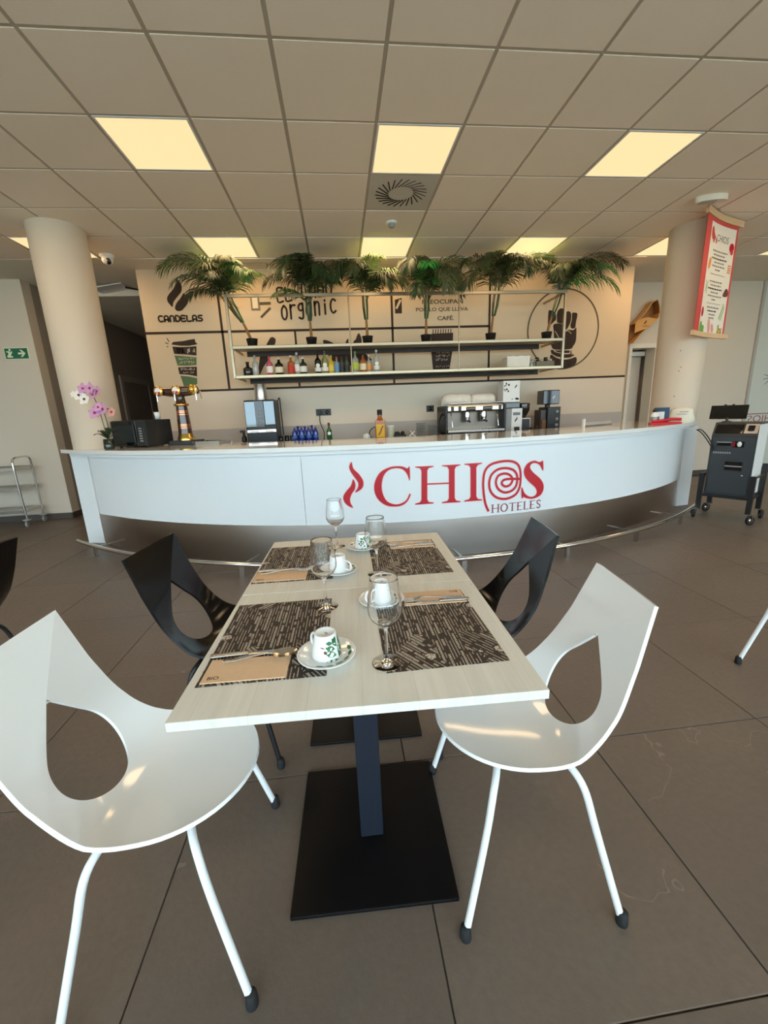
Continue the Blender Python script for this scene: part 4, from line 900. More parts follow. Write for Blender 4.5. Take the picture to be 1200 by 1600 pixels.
for c, rz, s_, m_ in (((-.15, -.07, .53), .3, .056, PETALW), ((-.10, -.08, .49), 0, .060, PETALW), ((-.10, -.07, .59), .2, .056, PETALP), ((-.03, -.08, .59), -.2, .060, PETALP), ((.03, -.08, .56), -.3, .050, PETALP), ((-.01, -.09, .53), -.4, .05, PETALP), ((-.02, -.10, .36), 0, .066, PETALP), ((.06, -.10, .39), -.3, .064, PETALP), ((.13, -.09, .36), -.2, .056, mat('petal_salmon', (.75, .36, .30), .6)), ((.02, -.1, .41), .2, .05, PETALP), ((-.20, -.06, .54), .4, .034, PETALW)):
    petal_flower(c, rz, R(78), s_, m_, t)
# clutter at the right end
t = thing('red_tray', 'red plastic tray with handset on the right end of the bar', 'tray', (3.60, 4.27, TZ), R(-25))
MB().box(-.15, .15, -.05, .06, 0, .02, bev=.006).build('tray', RED, t); MB().tube(cr([(-.13, 0, .03), (-.03, 0, .035), (.06, 0, .05), (.15, 0, .045)], 5), .016, 8).build('handset', RED, t)
for i, (x, y, h, m_, lb) in enumerate(((3.52, 4.34, .13, WHITEP, 'white spray can beside the red tray'), (3.60, 4.42, .13, WHITEP, 'white bottle with barcode behind the red tray'))):
    t = thing('cleaning_bottle', lb, 'bottle', (x, y, TZ)); MB().lathe([(0, 0), (.034, 0), (.036, .01), (.036, h*.8), (.02, h*.95), (.02, h), (0, h)], 20, cap=False).build('bottle_body', m_, t)
    MB().lathe([(.021, h), (.021, h+.03), (0, h+.03)], 16).build('cap', DARK, t); MB().lathe([(.0365, .03), (.0365, .08)], 20, cap=False).build('label_band', DARK if i else GREYP, t)
t = thing('blue_box', 'blue box standing behind the red tray at the right end of the bar', 'box', (3.70, 4.46, TZ), R(-38))
MB().box(-.075, .075, -.035, .035, 0, .175, bev=.004).build('box_body', mat('navy_blue', (.02, .06, .14), .5), t); MB().box(-.06, .03, -.0365, -.035, .03, .13).build('label_patch', WHITEP, t)
t = thing('paper_bag', 'crumpled cream bag leaning on the right column on the bar', 'bag', (3.83, 4.32, TZ), R(-40))
P = []; rr = random.Random(4)
for i in range(9):
    z = .17*i/8; row = []
    for k in range(20): a = 2*PI*k/20; q = 1+.10*noise.noise(Vector((cos(a)*2, sin(a)*2, z*14))); sh = (1-.25*(i/8)**2)*(.4 if i == 8 else 1)*(.85 if i == 0 else 1); row.append((.125*cos(a)*q*sh, .05*sin(a)*q*sh, z))
    P.append(row)
mb = MB().grid([r_+[r_[0]] for r_ in P]); mb.add(P[0], [tuple(reversed(range(20)))]); mb.add(P[-1], [tuple(range(20))]); mb.build('bag_body', CREAMP, t)
MB().box(-.02, .06, -.056, -.053, .12, .128).box(-.04, .05, -.058, -.055, .095, .101).build('bag_lettering', GREYP, t)
t = thing('glass_screen', 'low clear splash screen on the inner edge of the bar near the doorway', 'screen', (3.02, 4.60, TZ), R(24))
MB().box(-.25, .27, -.004, .004, .012, .045).build('screen_pane', mat('acrylic', (.75, .74, .70), .1, trans=.6), t); MB().box(-.27, -.25, -.012, .012, 0, .085).build('screen_post', WHITEP, t); MB().box(-.25, .27, -.008, .008, 0, .012).build('screen_foot', INOX, t)

# ================================================================== ON THE BACK WORKTOP
t = thing('drinks_machine', 'mirror fronted drinks machine with steel hopper behind the bar', 'drinks machine', (-.985, 5.66, BZ))
MB().box(-.19, .19, -.20, .20, .02, .57, bev=.012).build('body', DARK, t)
MB().box(-.185, -.055, -.212, -.20, .235, .555, bev=.006).build('mirror_panel', mat('mirror', (.115, .130, .138), .03, 1.), t); MB().box(.052, .185, -.212, -.20, .255, .555, bev=.006).build('mirror_panel', MATS['mirror'], t)
MB().box(-.053, .050, -.213, -.20, .235, .555).build('button_strip', BLACKGLASS, t)
for k in range(4):
    for q in (-.022, .02): MB().lathe([(0, 0), (.011, 0), (.011, .003), (0, .003)], 12, T(q, -.213, .30+.045*k) @ RX(R(90)), cap=False).build('button', GREYP, t)
MB().box(-.18, .185, -.225, -.20, .165, .205, bev=.004).build('spout_rail', INOX, t); MB().box(-.17, .17, -.30, -.20, .02, .05, bev=.004).build('drip_tray', DARK, t)
for q in (-.09, .10): MB().box(q-.05, q+.05, -.228, -.225, .172, .186).build('lit_strip', WHITEP, t)
MB().lathe([(.085, .57), (.082, .60), (.075, .765), (.078, .77), (.072, .77)], 28).build('hopper', INOX, t)
MB().tube(cr([(.175, .19, .55), (.205, .20, .60), (.21, .2, .45), (.215, .2, .1)], 5), .008, 8).build('hose', DARK, t)
for sx in (-.16, .16):
    for sy in (-.17, .17): MB().lathe([(.018, 0), (.018, .021)], 10, T(sx, sy, 0)).build('foot', RUBBER, t)

def bottle(name, label, x, y, z, r, h, body, cap, lab=None, labz=(.2, .5), neck=.32, grp=None, shoulder=.62, lab2=None, cat='bottle', capm=.1):
    t = thing(name, label, cat, (x, y, z), 0, grp)
    hs = h*shoulder; rn = r*neck
    MB().lathe([(0, 0), (r*.92, 0), (r, .006), (r, hs), (r*.93, hs+h*.05), (rn*1.35, hs+h*.15), (rn, hs+h*.2), (rn, h*(1-capm)), (0, h*(1-capm))], 22, cap=False).build('bottle_body', body, t)
    MB().lathe([(0, h*(1-capm)), (rn*1.25, h*(1-capm)), (rn*1.2, h), (0, h)], 16, cap=False).build('cap', cap, t)
    if lab: MB().lathe([(r*1.01, h*labz[0]), (r*1.01, h*labz[1])], 22, cap=False).build('label_band', lab, t)
    if lab2: MB().lathe([(0, 0), (r*.62, 0)], 18, T(0, -r*1.02, h*(labz[1]+.085)) @ RX(R(90)), cap=False).build('round_label', lab2, t)
    return t
GB = lambda n, c, tr=.0: mat('bottle_'+n, c, .06, coat=.5, trans=tr)
bl = GB('blue', (.005, .035, .30)); ORD = ['first', 'second', 'third', 'fourth', 'fifth', 'sixth', 'seventh', 'eighth', 'ninth', 'tenth', 'eleventh', 'twelfth']
for k in range(7): bottle('blue_water_bottle', f'blue water bottle, {ORD[k//2]} from the left in the {("front", "back")[k % 2]} row of the blue cluster', -.59+.092*(k//2)+.045*(k % 2)*.9, 5.60+.07*(k % 2), BZ, .034, .215+.006*(k % 3), bl, bl if k % 2 else GREYP, mat('blue_label', (.06, .14, .42), .4) if k % 2 == 0 else None, (.3, .5), .4, 'blue water bottles behind the bar')
bottle('beer_bottle', 'green beer bottle standing alone behind the bar', -.135, 5.60, BZ, .036, .25, GB('green', (.01, .10, .02)), mat('cap_maroon', (.2, .03, .03), .3), None, (.2, .36), .38, None, .55, WHITEP)
bottle('spray_bottle', 'dark trigger spray bottle left of the drinks machine', -1.245, 5.60, BZ, .034, .17, DARK, DARK, None, (.2, .5), .4, None, .6)
t = bpy.data.objects['spray_bottle']; MB().box(-.045, .02, -.014, .014, .17, .20, bev=.004).build('trigger_head', DARK, t)
for k in range(3):
    t = thing('dark_tumbler', ('left', 'middle', 'right')[k]+' one of three dark tumblers beside the drinks machine', 'glass', (-.775+.075*k, 5.60+.03*(k % 2), BZ), 0, 'dark tumblers behind the bar'); MB().lathe([(0, 0), (.028, 0), (.034, .105), (.031, .105), (.026, .008), (0, .008)], 20, cap=False).build('glass_body', GB('navy', (.01, .018, .03)), t)
t = thing('liqueur_bottle', 'square amber bottle with bright yellow label behind the bar', 'bottle', (.552, 5.60, BZ))
MB().box(-.066, .066, -.04, .04, 0, .255, bev=.008).build('bottle_body', GB('amber', (.42, .10, .01)), t); MB().box(-.056, .056, -.0415, -.04, .03, .20).build('label_patch', mat('yellow_label', (.80, .50, .02), .5), t)
MB().lathe([(.05, .255), (.03, .285), (.026, .31), (.026, .33)], 18).build('neck', MATS['bottle_amber'], t); MB().lathe([(.034, .32), (.034, .392), (0, .392)], 18).build('cap', DARK, t)
flat_print('label_stroke', ribbon([Vector((-.03, .06)), Vector((.0, .1)), Vector((.012, .14)), Vector((.036, .18))], .02), MAROON, t, T(0, -.042, 0) @ RX(R(90)))
t = thing('spice_jar', 'pale green lidded jar right of the amber bottle', 'jar', (.695, 5.62, BZ)); MB().lathe([(0, 0), (.05, 0), (.052, .01), (.052, .15), (.046, .16), (0, .16)], 20, cap=False).build('jar_body', mat('pale_jar', (.50, .52, .38), .4), t); MB().lathe([(.05, .16), (.05, .178), (0, .178)], 20).build('lid', WHITEP, t)
t = thing('pot_tray', 'low black tray of small dark pots behind the bar', 'tray', (.815, 5.62, BZ)); MB().box(-.085, .085, -.08, .08, 0, .05, bev=.006).build('tray', DARK, t); MB().blob((-.03, 0, .065), .04, .05, .03).build('pot_lid', DARK, t); MB().blob((.045, 0, .065), .03, .05, .035).build('pot_lid', BLACKGLASS, t)
t = thing('crumpled_napkin', 'crumpled white napkin beside the cable left of the amber bottle', 'napkin', (.36, 5.60, BZ)); 
P = [[(.05*math.sin(PI*i/8)*cos(2*PI*k/14)*(1+.3*noise.noise(Vector((i*.7, k*.9, 1)))), .04*math.sin(PI*i/8)*sin(2*PI*k/14), .045+.045*cos(PI*i/8)*(1+.3*noise.noise(Vector((k*.8, i, 3))))) for k in range(15)] for i in range(9)]
MB().grid(P).build('cloth_ball', WHITEP, t)
t = thing('serving_tongs', 'white plastic tongs lying before the plate stacks', 'tongs', (.98, 5.55, BZ)); MB().tube([(-.06, 0, .005), (.0, 0, .06), (.03, 0, .09)], .008, 8).build('arm', WHITEP, t); MB().tube([(.06, 0, .005), (.0, .005, .06), (-.03, .01, .10)], .008, 8).build('arm', WHITEP, t)
for x, n, lb in ((1.11, 12, 'taller'), (1.285, 10, 'shorter')):
    for k in range(n):
        o = MB().lathe([(0, 0), (.045, 0), (.068, .009), (.070, .0125), (.062, .0125), (.04, .006), (0, .006)], 24, cap=False).build('stacked_saucer', mat('grey_porcelain', (.36, .36, .35), .3), None, (x, 5.60, BZ+.0165*k))
        tag(o, f'{ORD[k]} saucer from the bottom of the {lb} saucer stack', 'saucer', f'saucers in the {lb} stack')
# espresso machine
t = thing('espresso_machine', 'two group chrome espresso machine behind the bar', 'espresso machine', (1.82, 5.66, BZ))
MB().box(-.40, .40, -.08, .22, .06, .40, bev=.01).build('body', mat('espresso_back_steel', (.20, .17, .14), .4, 1.), t)
MB().box(-.415, -.385, -.26, .22, .03, .40, bev=.01).build('side_panel', DARK, t); MB().box(.385, .415, -.26, .22, .03, .40, bev=.01).build('side_panel', DARK, t)
MB().box(-.385, .385, -.25, .0, .315, .40, bev=.02).build('front_panel', mat('espresso_front_steel', (.55, .48, .40), .3, 1.), t)
for x in (-.32, -.22, .33): MB().box(x-.02, x+.02, -.256, -.245, .325, .39, bev=.005).build('switch', DARK, t)
for x in (-.07, .16):
    d_ = MB().box(x-.065, x+.065, -.256, -.245, .335, .38, bev=.004).build('keypad', DARK, t)
    for k in range(4): MB().box(x-.05+.028*k, x-.032+.028*k, -.258, -.256, .35, .365).build('key', GREYP, d_)
    MB().lathe([(.042, .23), (.045, .26), (.04, .315)], 20, T(x-.03, -.17, 0)).build('group_head', CHROME, t)
    h_ = MB().lathe([(.036, .185), (.038, .23)], 20, T(x-.03, -.17, 0)).build('portafilter', CHROME, t); MB().tube([(x-.03, -.20, .205), (x-.03, -.30, .19)], [.011, .015], 10).build('handle', DARK, h_)
for x in (-.33, .30): MB().tube(cr([(x, -.2, .31), (x, -.24, .25), (x+.01, -.26, .12)], 5), .006, 8).build('steam_wand', CHROME, t)
MB().box(-.39, .39, -.29, .0, .05, .085, bev=.006).build('drip_tray', INOX, t)
for k in range(16): MB().box(-.37+.046*k, -.345+.046*k, -.28, -.02, .085, .089).build('grate_bar', CHROME, t)
MB().box(-.38, .38, -.20, .20, .399, .402).build('cup_warmer', INOX, t)
MB().tube([(-.38, -.22, .43), (.38, -.22, .43)], .007, 8).build('rail', CHROME, t)
for sx in (-.35, .35):
    for sy in (-.2, .18): MB().lathe([(.02, 0), (.02, .06)], 12, T(sx, sy, 0)).build('foot', DARK, t)
MB().tube(cr([(-.42, -.1, .30), (-.48, -.15, .2), (-.47, -.15, .08), (-.42, -.1, .04)], 5), .014, 8).build('hose', DARK, t)
def towel(label, x, w, h, seed):
    t = thing('folded_towel', label, 'towel', (x, 5.62, BZ+.402), 0, 'white towels on the espresso machine'); P = []
    for i in range(17):
        row = []; u = i/16-.5
        for k in range(18):
            a = 2*PI*k/17; q = 1+.16*noise.noise(Vector((u*6+seed, cos(a)*1.2, sin(a)*1.2)))+.05*noise.noise(Vector((u*20, a*2, seed))); taper = (1-abs(2*u)**6)**.35 if abs(u) < .499 else .0
            row.append((u*w, .11*cos(a)*q*taper, max(0.003, (h/2+h/2*sin(a)*q)*(.35+.65*taper))))
        P.append(row)
    MB().grid(P).build('cloth', TOWEL, t)
towel('rumpled white towel on the left of the espresso machine top', 1.61, .42, .16, 2.0); towel('rumpled white towel on the right of the espresso machine top', 1.97, .36, .15, 7.0)
# grinders
t = thing('coffee_grinder', 'white automatic coffee grinder with a printed bean box on top', 'coffee grinder', (2.37, 5.64, BZ))
MB().box(-.125, .125, -.14, .14, .02, .335, bev=.006).build('body', GREYP, t); MB().box(-.02, .13, -.146, -.14, .02, .335, bev=.004).build('front_panel', WHITEP, t)
MB().box(.0, .10, -.149, -.146, .245, .285).build('display', BLACKGLASS, t); MB().box(.02, .08, -.19, -.146, .02, .09, bev=.006).build('fork_rest', DARK, t)
flat_print('flame_mark', [smooth2([((a+1.96)*.20+.05, (b-2.9)*.22+.18) for a, b in BEAN_A], 2)], DARK, t, T(0, -.147, 0) @ RX(R(90)))
MB().box(-.125, .11, -.12, .12, .335, .42, bev=.012).build('hopper_neck', BLACKGLASS, t)
bx_ = MB().box(-.13, .105, -.10, .10, .42, .70, bev=.003).build('bean_box', WHITEP, t)
flat_print('flame_mark', [smooth2([((a+1.96)*.16+.05, (b-2.9)*.16+.62) for a, b in BEAN_A], 2)], DARK, bx_, T(0, -.101, 0) @ RX(R(90)))
rr = random.Random(3); pr = []
for k in range(16):
    cx_, cz_ = rr.uniform(-.12, -.05) if k < 10 else rr.uniform(-.03, .08), rr.uniform(.44, .68) if k < 10 else rr.uniform(.44, .48); q_ = rr.uniform(.006, .016); pr.append([Vector((cx_+q_*cos(a)*rr.uniform(.6, 1.2), cz_+q_*sin(a)*rr.uniform(.6, 1.2))) for a in [2*PI*j/7 for j in range(7)]])
flat_print('box_print', pr, DARK, bx_, T(0, -.101, 0) @ RX(R(90)))
MB().box(-.1, .1, -.1, .1, 0, .02).build('foot_plate', DARK, t)
t = thing('dosing_grinder', 'small white grinder with a round dark hopper beside the printed bean box', 'coffee grinder', (2.572, 5.63, BZ))
MB().box(-.07, .07, -.10, .10, .01, .20, bev=.01).build('body', WHITEP, t); MB().box(-.055, .055, -.108, -.10, .03, .19, bev=.005).build('chute', DARK, t); MB().box(-.06, .06, -.08, .08, 0, .012).build('foot_plate', DARK, t)
MB().lathe([(.035, .20), (.045, .225), (.085, .30), (.088, .385), (.085, .40), (0, .405)], 24, cap=False).build('hopper', mat('smoked_plastic', (.02, .016, .014), .08, coat=.5), t)
t = thing('black_grinder', 'black coffee grinder with square hopper right of the white grinders', 'coffee grinder', (2.92, 5.64, BZ))
MB().box(-.05, .135, -.14, .14, .0, .335, bev=.008).build('body', DARK, t); MB().box(-.13, -.05, -.10, .10, 0, .30, bev=.008).build('side_body', mat('charcoal_warm', (.05, .04, .033), .4), t)
for z in (.09, .17, .27): MB().lathe([(0, 0), (.02, 0), (.02, .012), (0, .014)], 14, T(.08, -.14, z) @ RX(R(90)), cap=False).build('dial', GREYP, t)
MB().box(-.125, -.06, -.13, -.10, .04, .17, bev=.01).build('coffee_chute', mat('coffee_brown', (.16, .07, .025), .5), t)
MB().lathe([(.035, .335), (.035, .375)], 14, T(.01, 0, 0)).build('neck', DARK, t); MB().box(-.10, .13, -.10, .10, .37, .56, bev=.01).build('hopper', BLACKGLASS, t)
flat_print('flame_mark', [smooth2([((a+1.96)*.16+.05, (b-2.9)*.16+.46) for a, b in BEAN_A], 2)], WHITEP, t, T(0, -.1015, 0) @ RX(R(90)))
t = thing('coffee_tamper', 'small black tamper and knob between the two grinders', 'tamper', (2.70, 5.50, BZ)); MB().lathe([(0, 0), (.034, 0), (.034, .03), (.014, .045), (.02, .09), (0, .1)], 18, T(.02, 0, 0), cap=False).build('tamper_body', DARK, t); MB().lathe([(0, 0), (.03, 0), (.03, .07), (0, .075)], 18, T(-.05, 0, 0), cap=False).build('knob', DARK, t)
# sockets on the mural wall
for x, z, w, lb in ((-.205, 1.37, .105, 'wide black power socket plate with a plugged cable above the blue bottles'), (1.33, 1.36, .055, 'black power socket plate left of the espresso machine')):
    t = thing('power_socket', lb, 'socket', (x, 6.0, z)); MB().box(-w, w, -.012, 0, -.045, .045, bev=.004).build('plate', DARK, t)
    for k in range(2 if w > .1 else 1): MB().lathe([(0, 0), (.026, 0), (.026, .003), (0, .002)], 16, T(-.05+.1*k if w > .1 else 0, -.0125, 0) @ RX(R(90)), cap=False).build('outlet', BLACKGLASS, t)
t = thing('power_cable', 'black cable hanging from the wide socket to the worktop', 'cable', (-.26, 5.97, BZ)); MB().tube(cr([(0, 0, .38), (0, -.02, .36), (.0, -.03, .25), (.045, -.06, .12), (.04, -.1, .012), (.04, -.2, .006)], 6), .006, 8).build('cord', DARK, t); MB().box(-.02, .02, -.03, .012, .37, .41, bev=.004).build('plug', DARK, t)
o = MB().tube(cr([(.46, 5.85, BZ+.01), (.42, 5.8, BZ+.06), (.43, 5.75, BZ+.12), (.50, 5.72, BZ+.16), (.52, 5.7, BZ+.012), (.47, 5.6, BZ+.007)], 6), .0065, 8).build('loose_cable', DARK); tag(o, 'loop of black cable behind the amber bottle', 'cable')
t = thing('thermostat', 'small white thermostat inside the doorway beside the mural', 'thermostat', (4.985, 7.0, 1.375)); MB().box(-.045, .045, -.02, 0, -.06, .06, bev=.004).build('housing', WHITEP, t); MB().box(-.03, .03, -.022, -.02, -.005, .045).build('display', GREYP, t)
# ================================================================== HANGING SHELF
SX0, SX1, SYF, SYB = -1.228, 2.985, 5.42, 5.80
t = thing('bottle_shelf', 'long two tier metal shelf hanging in front of the mural', 'shelf', (0, 5.6, 1.82))
def W2(mb): return mb
o_ = Matrix.Translation((0, -5.6, -1.82))
q = .016
for nm, x0, x1, y, z in (('top_rail', SX0, SX1, SYF, 2.735), ('front_rail', SX0, SX1, SYF, 2.165), ('front_rail', SX0, SX1, SYF, 1.825)): MB().box(x0, x1, y-q, y+q, z-.018, z+.018, o_, bev=.004).build(nm, SHELFMETAL, t)
for x in (SX0, SX1): MB().box(x-q, x+q, SYF-q, SYF+q, 1.807, 2.753, o_, bev=.004).build('corner_post', SHELFMETAL, t)
for x in (.21, 1.585): MB().tube([(x, SYF-.012, 1.82), (x, SYF-.012, 2.735)], .0085, 8, o_).build('middle_post', SHELFMETAL, t)
for x in (SX0, SX1):
    for z in (2.735, 2.165, 1.825): MB().box(x-.012, x+.012, SYF, 5.999, z-.012, z+.012, o_).build('wall_arm', SHELFMETAL, t)
for z in (2.165, 1.825):
    MB().box(SX0+.016, SX1-.016, SYF+q, SYB, z+.004, z+.016, o_).build('shelf_board', mat('shelf_board_wood', (.40, .33, .24), .4), t)
    MB().box(SX0+.10, SX1-.14, SYB, SYB+.03, z-.055, z+.014, o_).build('back_beam', SHELFDARK, t)
SH1, SH2 = 1.841, 2.181
# bottles, left to right
B_ = lambda n, c, tr=0.: GB(n, c, tr)
clear = GB('clear', (.62, .66, .62), .55); dk = GB('black', (.006, .006, .005)); gg = GB('bottlegreen', (.012, .03, .014)); amb = GB('whisky', (.36, .10, .02)); rose = GB('rose', (.50, .10, .14)); yel = GB('gold', (.62, .42, .03)); pgreen = GB('palegreen', (.30, .33, .12), .3); aqua = GB('aqua', (.35, .48, .52), .4); smoke = GB('smoke', (.10, .11, .09), .3)
labc = mat('cream_label', (.74, .67, .48), .6); labw = mat('white_label', (.78, .76, .70), .6); labr = mat('red_label', (.55, .03, .02), .5); laby = mat('gold_label', (.70, .50, .08), .5); labk = mat('black_label', (.02, .02, .02), .5); labb = mat('blue_label2', (.10, .25, .50), .5); labg = mat('lime_label', (.45, .52, .05), .5); labo = mat('orange_label', (.70, .28, .06), .5)
BOT = [('squat dark decanter at the left end of the shelf', -1.09, .060, .175, dk, dk, None), ('clear bell shaped bottle beside the dark decanter', -1.00, .040, .25, clear, clear, None), ('rose pink bottle near the left end of the shelf', -.82, .040, .235, rose, rose, PETALW), ('dark round bottle with cream label near the left end', -.705, .052, .215, dk, labw, labc), ('red labelled whisky bottle on the shelf', -.553, .044, .235, amb, CREAMP, labr),
       ('clear tall bottle with pale label beside the red labelled whisky', -.477, .036, .27, clear, labw, labw), ('dark green bottle with white label left of centre', -.402, .046, .21, gg, labw, labw), ('tall black bottle with a round white label', -.216, .042, .27, dk, dk, labw), ('tall pale green bottle with a round white label', -.127, .042, .28, pgreen, smoke, labw), ('short golden bottle with yellow label', -.048, .040, .225, yel, yel, laby),
       ('pale blue square looking bottle with red cap', .022, .034, .205, aqua, labr, labb), ('smoky clear bottle, left of the pair by the shelf post', .087, .036, .205, smoke, smoke, labk), ('smoky clear bottle, right of the pair touching the shelf post', .152, .036, .21, smoke, smoke, labk), ('lime labelled bottle with a green neck right of the shelf post', .262, .044, .27, clear, GREENS, labg), ('brown bottle with cream label right of the lime labelled one', .360, .042, .235, amb, dk, labc), ('clear bottle with orange label', .437, .034, .22, clear, labw, labo), ('tall clear bottle with white cap at the right end of the bottle row', .535, .038, .275, clear, labw, labw)]
for i, (lb, x, r_, h, b_, c_, l_) in enumerate(BOT):
    rnd = i in (7, 8, 16)
    bottle('liquor_bottle', lb, x, 5.55+.015*(i % 2), SH1, r_, h, b_, c_, l_, (.12, .30) if rnd else (.15, .48), .32, 'bottles on the hanging shelf', .58 if i != 0 else .5, labw if rnd else None)
# things at the right end of the lower shelf
t = thing('wire_basket', 'white basket box of cups at the right end of the lower shelf', 'box', (2.42, 5.58, SH1)); MB().box(-.15, .15, -.08, .08, 0, .004).box(-.15, .15, -.084, -.08, 0, .135).box(-.15, .15, .08, .084, 0, .135).box(-.154, -.15, -.084, .084, 0, .135).box(.15, .154, -.084, .084, 0, .135).build('box_wall', mat('translucent_white', (.70, .66, .56), .4), t)
for k in range(6): MB().box(.0+.026*k, .006+.026*k, -.088, -.084, 0, .135).build('rib', WHITEP, t)
MB().box(-.16, .16, -.09, -.078, .130, .142).build('rim', WHITEP, t)
for k, (x, z) in enumerate(((-.06, .13), (.06, .125))): MB().blob((x, 0, z), .055, .05, .04).build('cup_stack', WHITEP, t)
for k in range(2): bottle('clear_tumbler', ('left', 'right')[k]+' of two clear glasses beside the white basket on the shelf', 2.63+.055*k, 5.56, SH1, .026, .105, clear, clear, None, (.2, .5), .6, 'clear glasses on the shelf', .5)
t = thing('can_tray', 'low tray of dark cans at the right end of the lower shelf', 'tray', (2.80, 5.56, SH1)); MB().box(-.125, .125, -.06, .06, 0, .075, bev=.004).build('tray', mat('tray_olive', (.16, .13, .08), .5), t)
for k in range(4): MB().lathe([(0, .075), (.026, .075), (.026, .125-.02*(k % 2)), (0, .125-.02*(k % 2))], 14, T(-.095+.062*k, 0, 0), cap=False).build('can', dk if k % 2 == 0 else clear, t)

# ================================================================== PALMS
def frond(base, az, el, L, droop, n=24, wid=1., seed=0, bend=0.):
    rr = random.Random(seed); mb = MB(); pts = []; p = Vector(base); NS = 22
    for i in range(NS+1):
        u = i/NS; e = el-droop*u**1.5; a = az+bend*u; d = Vector((cos(a)*cos(e), sin(a)*cos(e), sin(e))); pts.append((p.copy(), d)); p += d*(L/NS)
    mb.tube([q_[0] for q_ in pts], [.0045*(1-.75*i/NS) for i in range(NS+1)], 5)
    for k in range(n):
        u = .16+.84*k/(n-1); f = u*NS; i = min(NS-1, int(f)); P, d = pts[i][0].lerp(pts[i+1][0], f-i), pts[i][1]
        side = d.cross(Vector((0, 0, 1)))
        side = side.normalized() if side.length > .05 else Vector((1, 0, 0)); upn = side.cross(d).normalized()
        ll = L*.40*wid*(math.sin(PI*min(1., .16+.80*u)))**.7
        for sg in (-1, 1):
            l2 = ll*rr.uniform(.85, 1.1); dr = (d*(.35+.75*u)+side*sg*(1.-.35*u)+upn*rr.uniform(.05, .30)).normalized(); w = d.cross(dr).cross(dr).normalized()*.0080
            a0 = P; a1 = P+dr*l2*.35+Vector((0, 0, -.01*l2)); a2 = P+dr*l2*.72+Vector((0, 0, -.22*l2)); a3 = P+dr*l2*.96+Vector((0, 0, -.55*l2))
            mb.add([a0-w*.35, a0+w*.35, a1+w, a1-w, a2+w*.8, a2-w*.8, a3], [(0, 1, 2, 3), (3, 2, 4, 5), (5, 4, 6)], flat=False)
    for i_, v_ in enumerate(mb.v):
        c0 = CMAX-.14
        if v_[2] > c0: mb.v[i_] = (v_[0], v_[1], c0+.14*(1-math.exp(-(v_[2]-c0)/.14)))
    return mb
def palm(label, x, lean, fronds, seed, th=.32):
    global CMAX
    t = thing('potted_palm', label, 'palm', (x, 5.60, SH2), 0, 'potted palms on the upper shelf'); CMAX = CEIL-.03-SH2
    lean = Vector(lean); top = Vector((0, 0, .09))+lean
    tilt = math.atan2(lean.x, lean.z)*.35
    MB().lathe([(0, 0), (.052, 0), (.070, .105), (.072, .108), (.066, .108), (.060, .09), (0, .09)], 24, RY(0), cap=False).build('pot', POTK, t)
    pa = cr([(0, 0, .07), tuple(Vector((0, 0, .09))+lean*.25), tuple(Vector((0, 0, .09))+lean*.45)], 5)
    MB().tube(pa, [.020-.008*i/(len(pa)-1) for i in range(len(pa))], 8).build('trunk', TRUNK, t)
    b0 = Vector((0, 0, .09))+lean*.40; rj = random.Random(seed)
    fronds = fronds+[(-.7, -.9, 55, .46, 120, 3), (.6, -1, 50, .46, 125, fronds[0][5])]
    for k, (dx, dy, el, L, droop, mi) in enumerate(fronds):
        az = math.atan2(dy, dx); az += rj.uniform(-.15, .15); st = b0+Vector((dx*.02, dy*.02, 0)); cr_ = top+Vector((dx*.03, dy*.03, rj.uniform(-.12, .03)))
        fm = frond(cr_, az, R(min(88, el+14)), L*rj.uniform(1.25, 1.45), R(droop*rj.uniform(1.15, 1.35)), 34, 1., seed*17+k); fm.tube([st, st.lerp(cr_, .5)+Vector((dx*.008, dy*.008, 0)), cr_], [.006, .005, .0045], 6)
        fm.build('frond', FRONDS[mi], t)
# fronds: direction (dx, dy), start elevation, length, droop, tint (0 dark, 1 mid, 2 light, 3 olive, 4 bright)
palm('leftmost palm on the shelf, leaning left over the mural flame', -1.01, (-.20, -.10, .50), [(-1, -.15, 50, .62, 95, 1), (-1, -.5, 65, .62, 105, 1), (-.8, -.8, 40, .50, 90, 0), (-.4, -1, 60, .46, 110, 3), (.3, -1, 70, .40, 120, 3), (.9, -.5, 30, .42, 60, 2), (-.1, -1, 30, .42, 70, 0), (.5, -.8, 75, .42, 100, 1), (-1, .2, 25, .42, 70, 0)], 1)
palm('second palm from the left, dark, in front of the organic lettering', -.275, (0, -.06, .52), [(-1, -.4, 65, .48, 120, 0), (1, -.3, 55, .55, 115, 0), (-.5, -1, 70, .50, 125, 0), (.4, -1, 72, .48, 130, 0), (-1, .1, 45, .45, 100, 3), (.9, -.8, 40, .45, 90, 0), (0, -1, 80, .45, 110, 0), (-.8, -.7, 20, .36, 70, 1), (.5, -.6, 15, .34, 50, 1)], 2)
palm('third palm from the left, with one low frond reaching left', .437, (-.02, -.08, .52), [(-1, -.4, 65, .52, 120, 3), (.9, -.4, 62, .52, 115, 2), (-.7, -1, 60, .55, 135, 0), (.3, -1, 75, .46, 110, 2), (1, -.1, 40, .48, 100, 2), (.8, -.8, 45, .50, 110, 3), (-.3, -1, 70, .48, 130, 3), (.7, -.5, 10, .36, 50, 1)], 3)
palm('fourth palm from the left, bright green frond hanging in front', 1.20, (0, -.08, .52), [(-1, -.3, 60, .52, 125, 3), (1, -.3, 70, .58, 135, 1), (-.25, -1, 48, .50, 92, 4), (.8, -.7, 55, .50, 125, 0), (-.7, -.8, 55, .50, 130, 0), (.3, -1, 35, .52, 120, 3), (1, .1, 50, .45, 110, 0), (-.4, -.9, 20, .45, 95, 0)], 4)
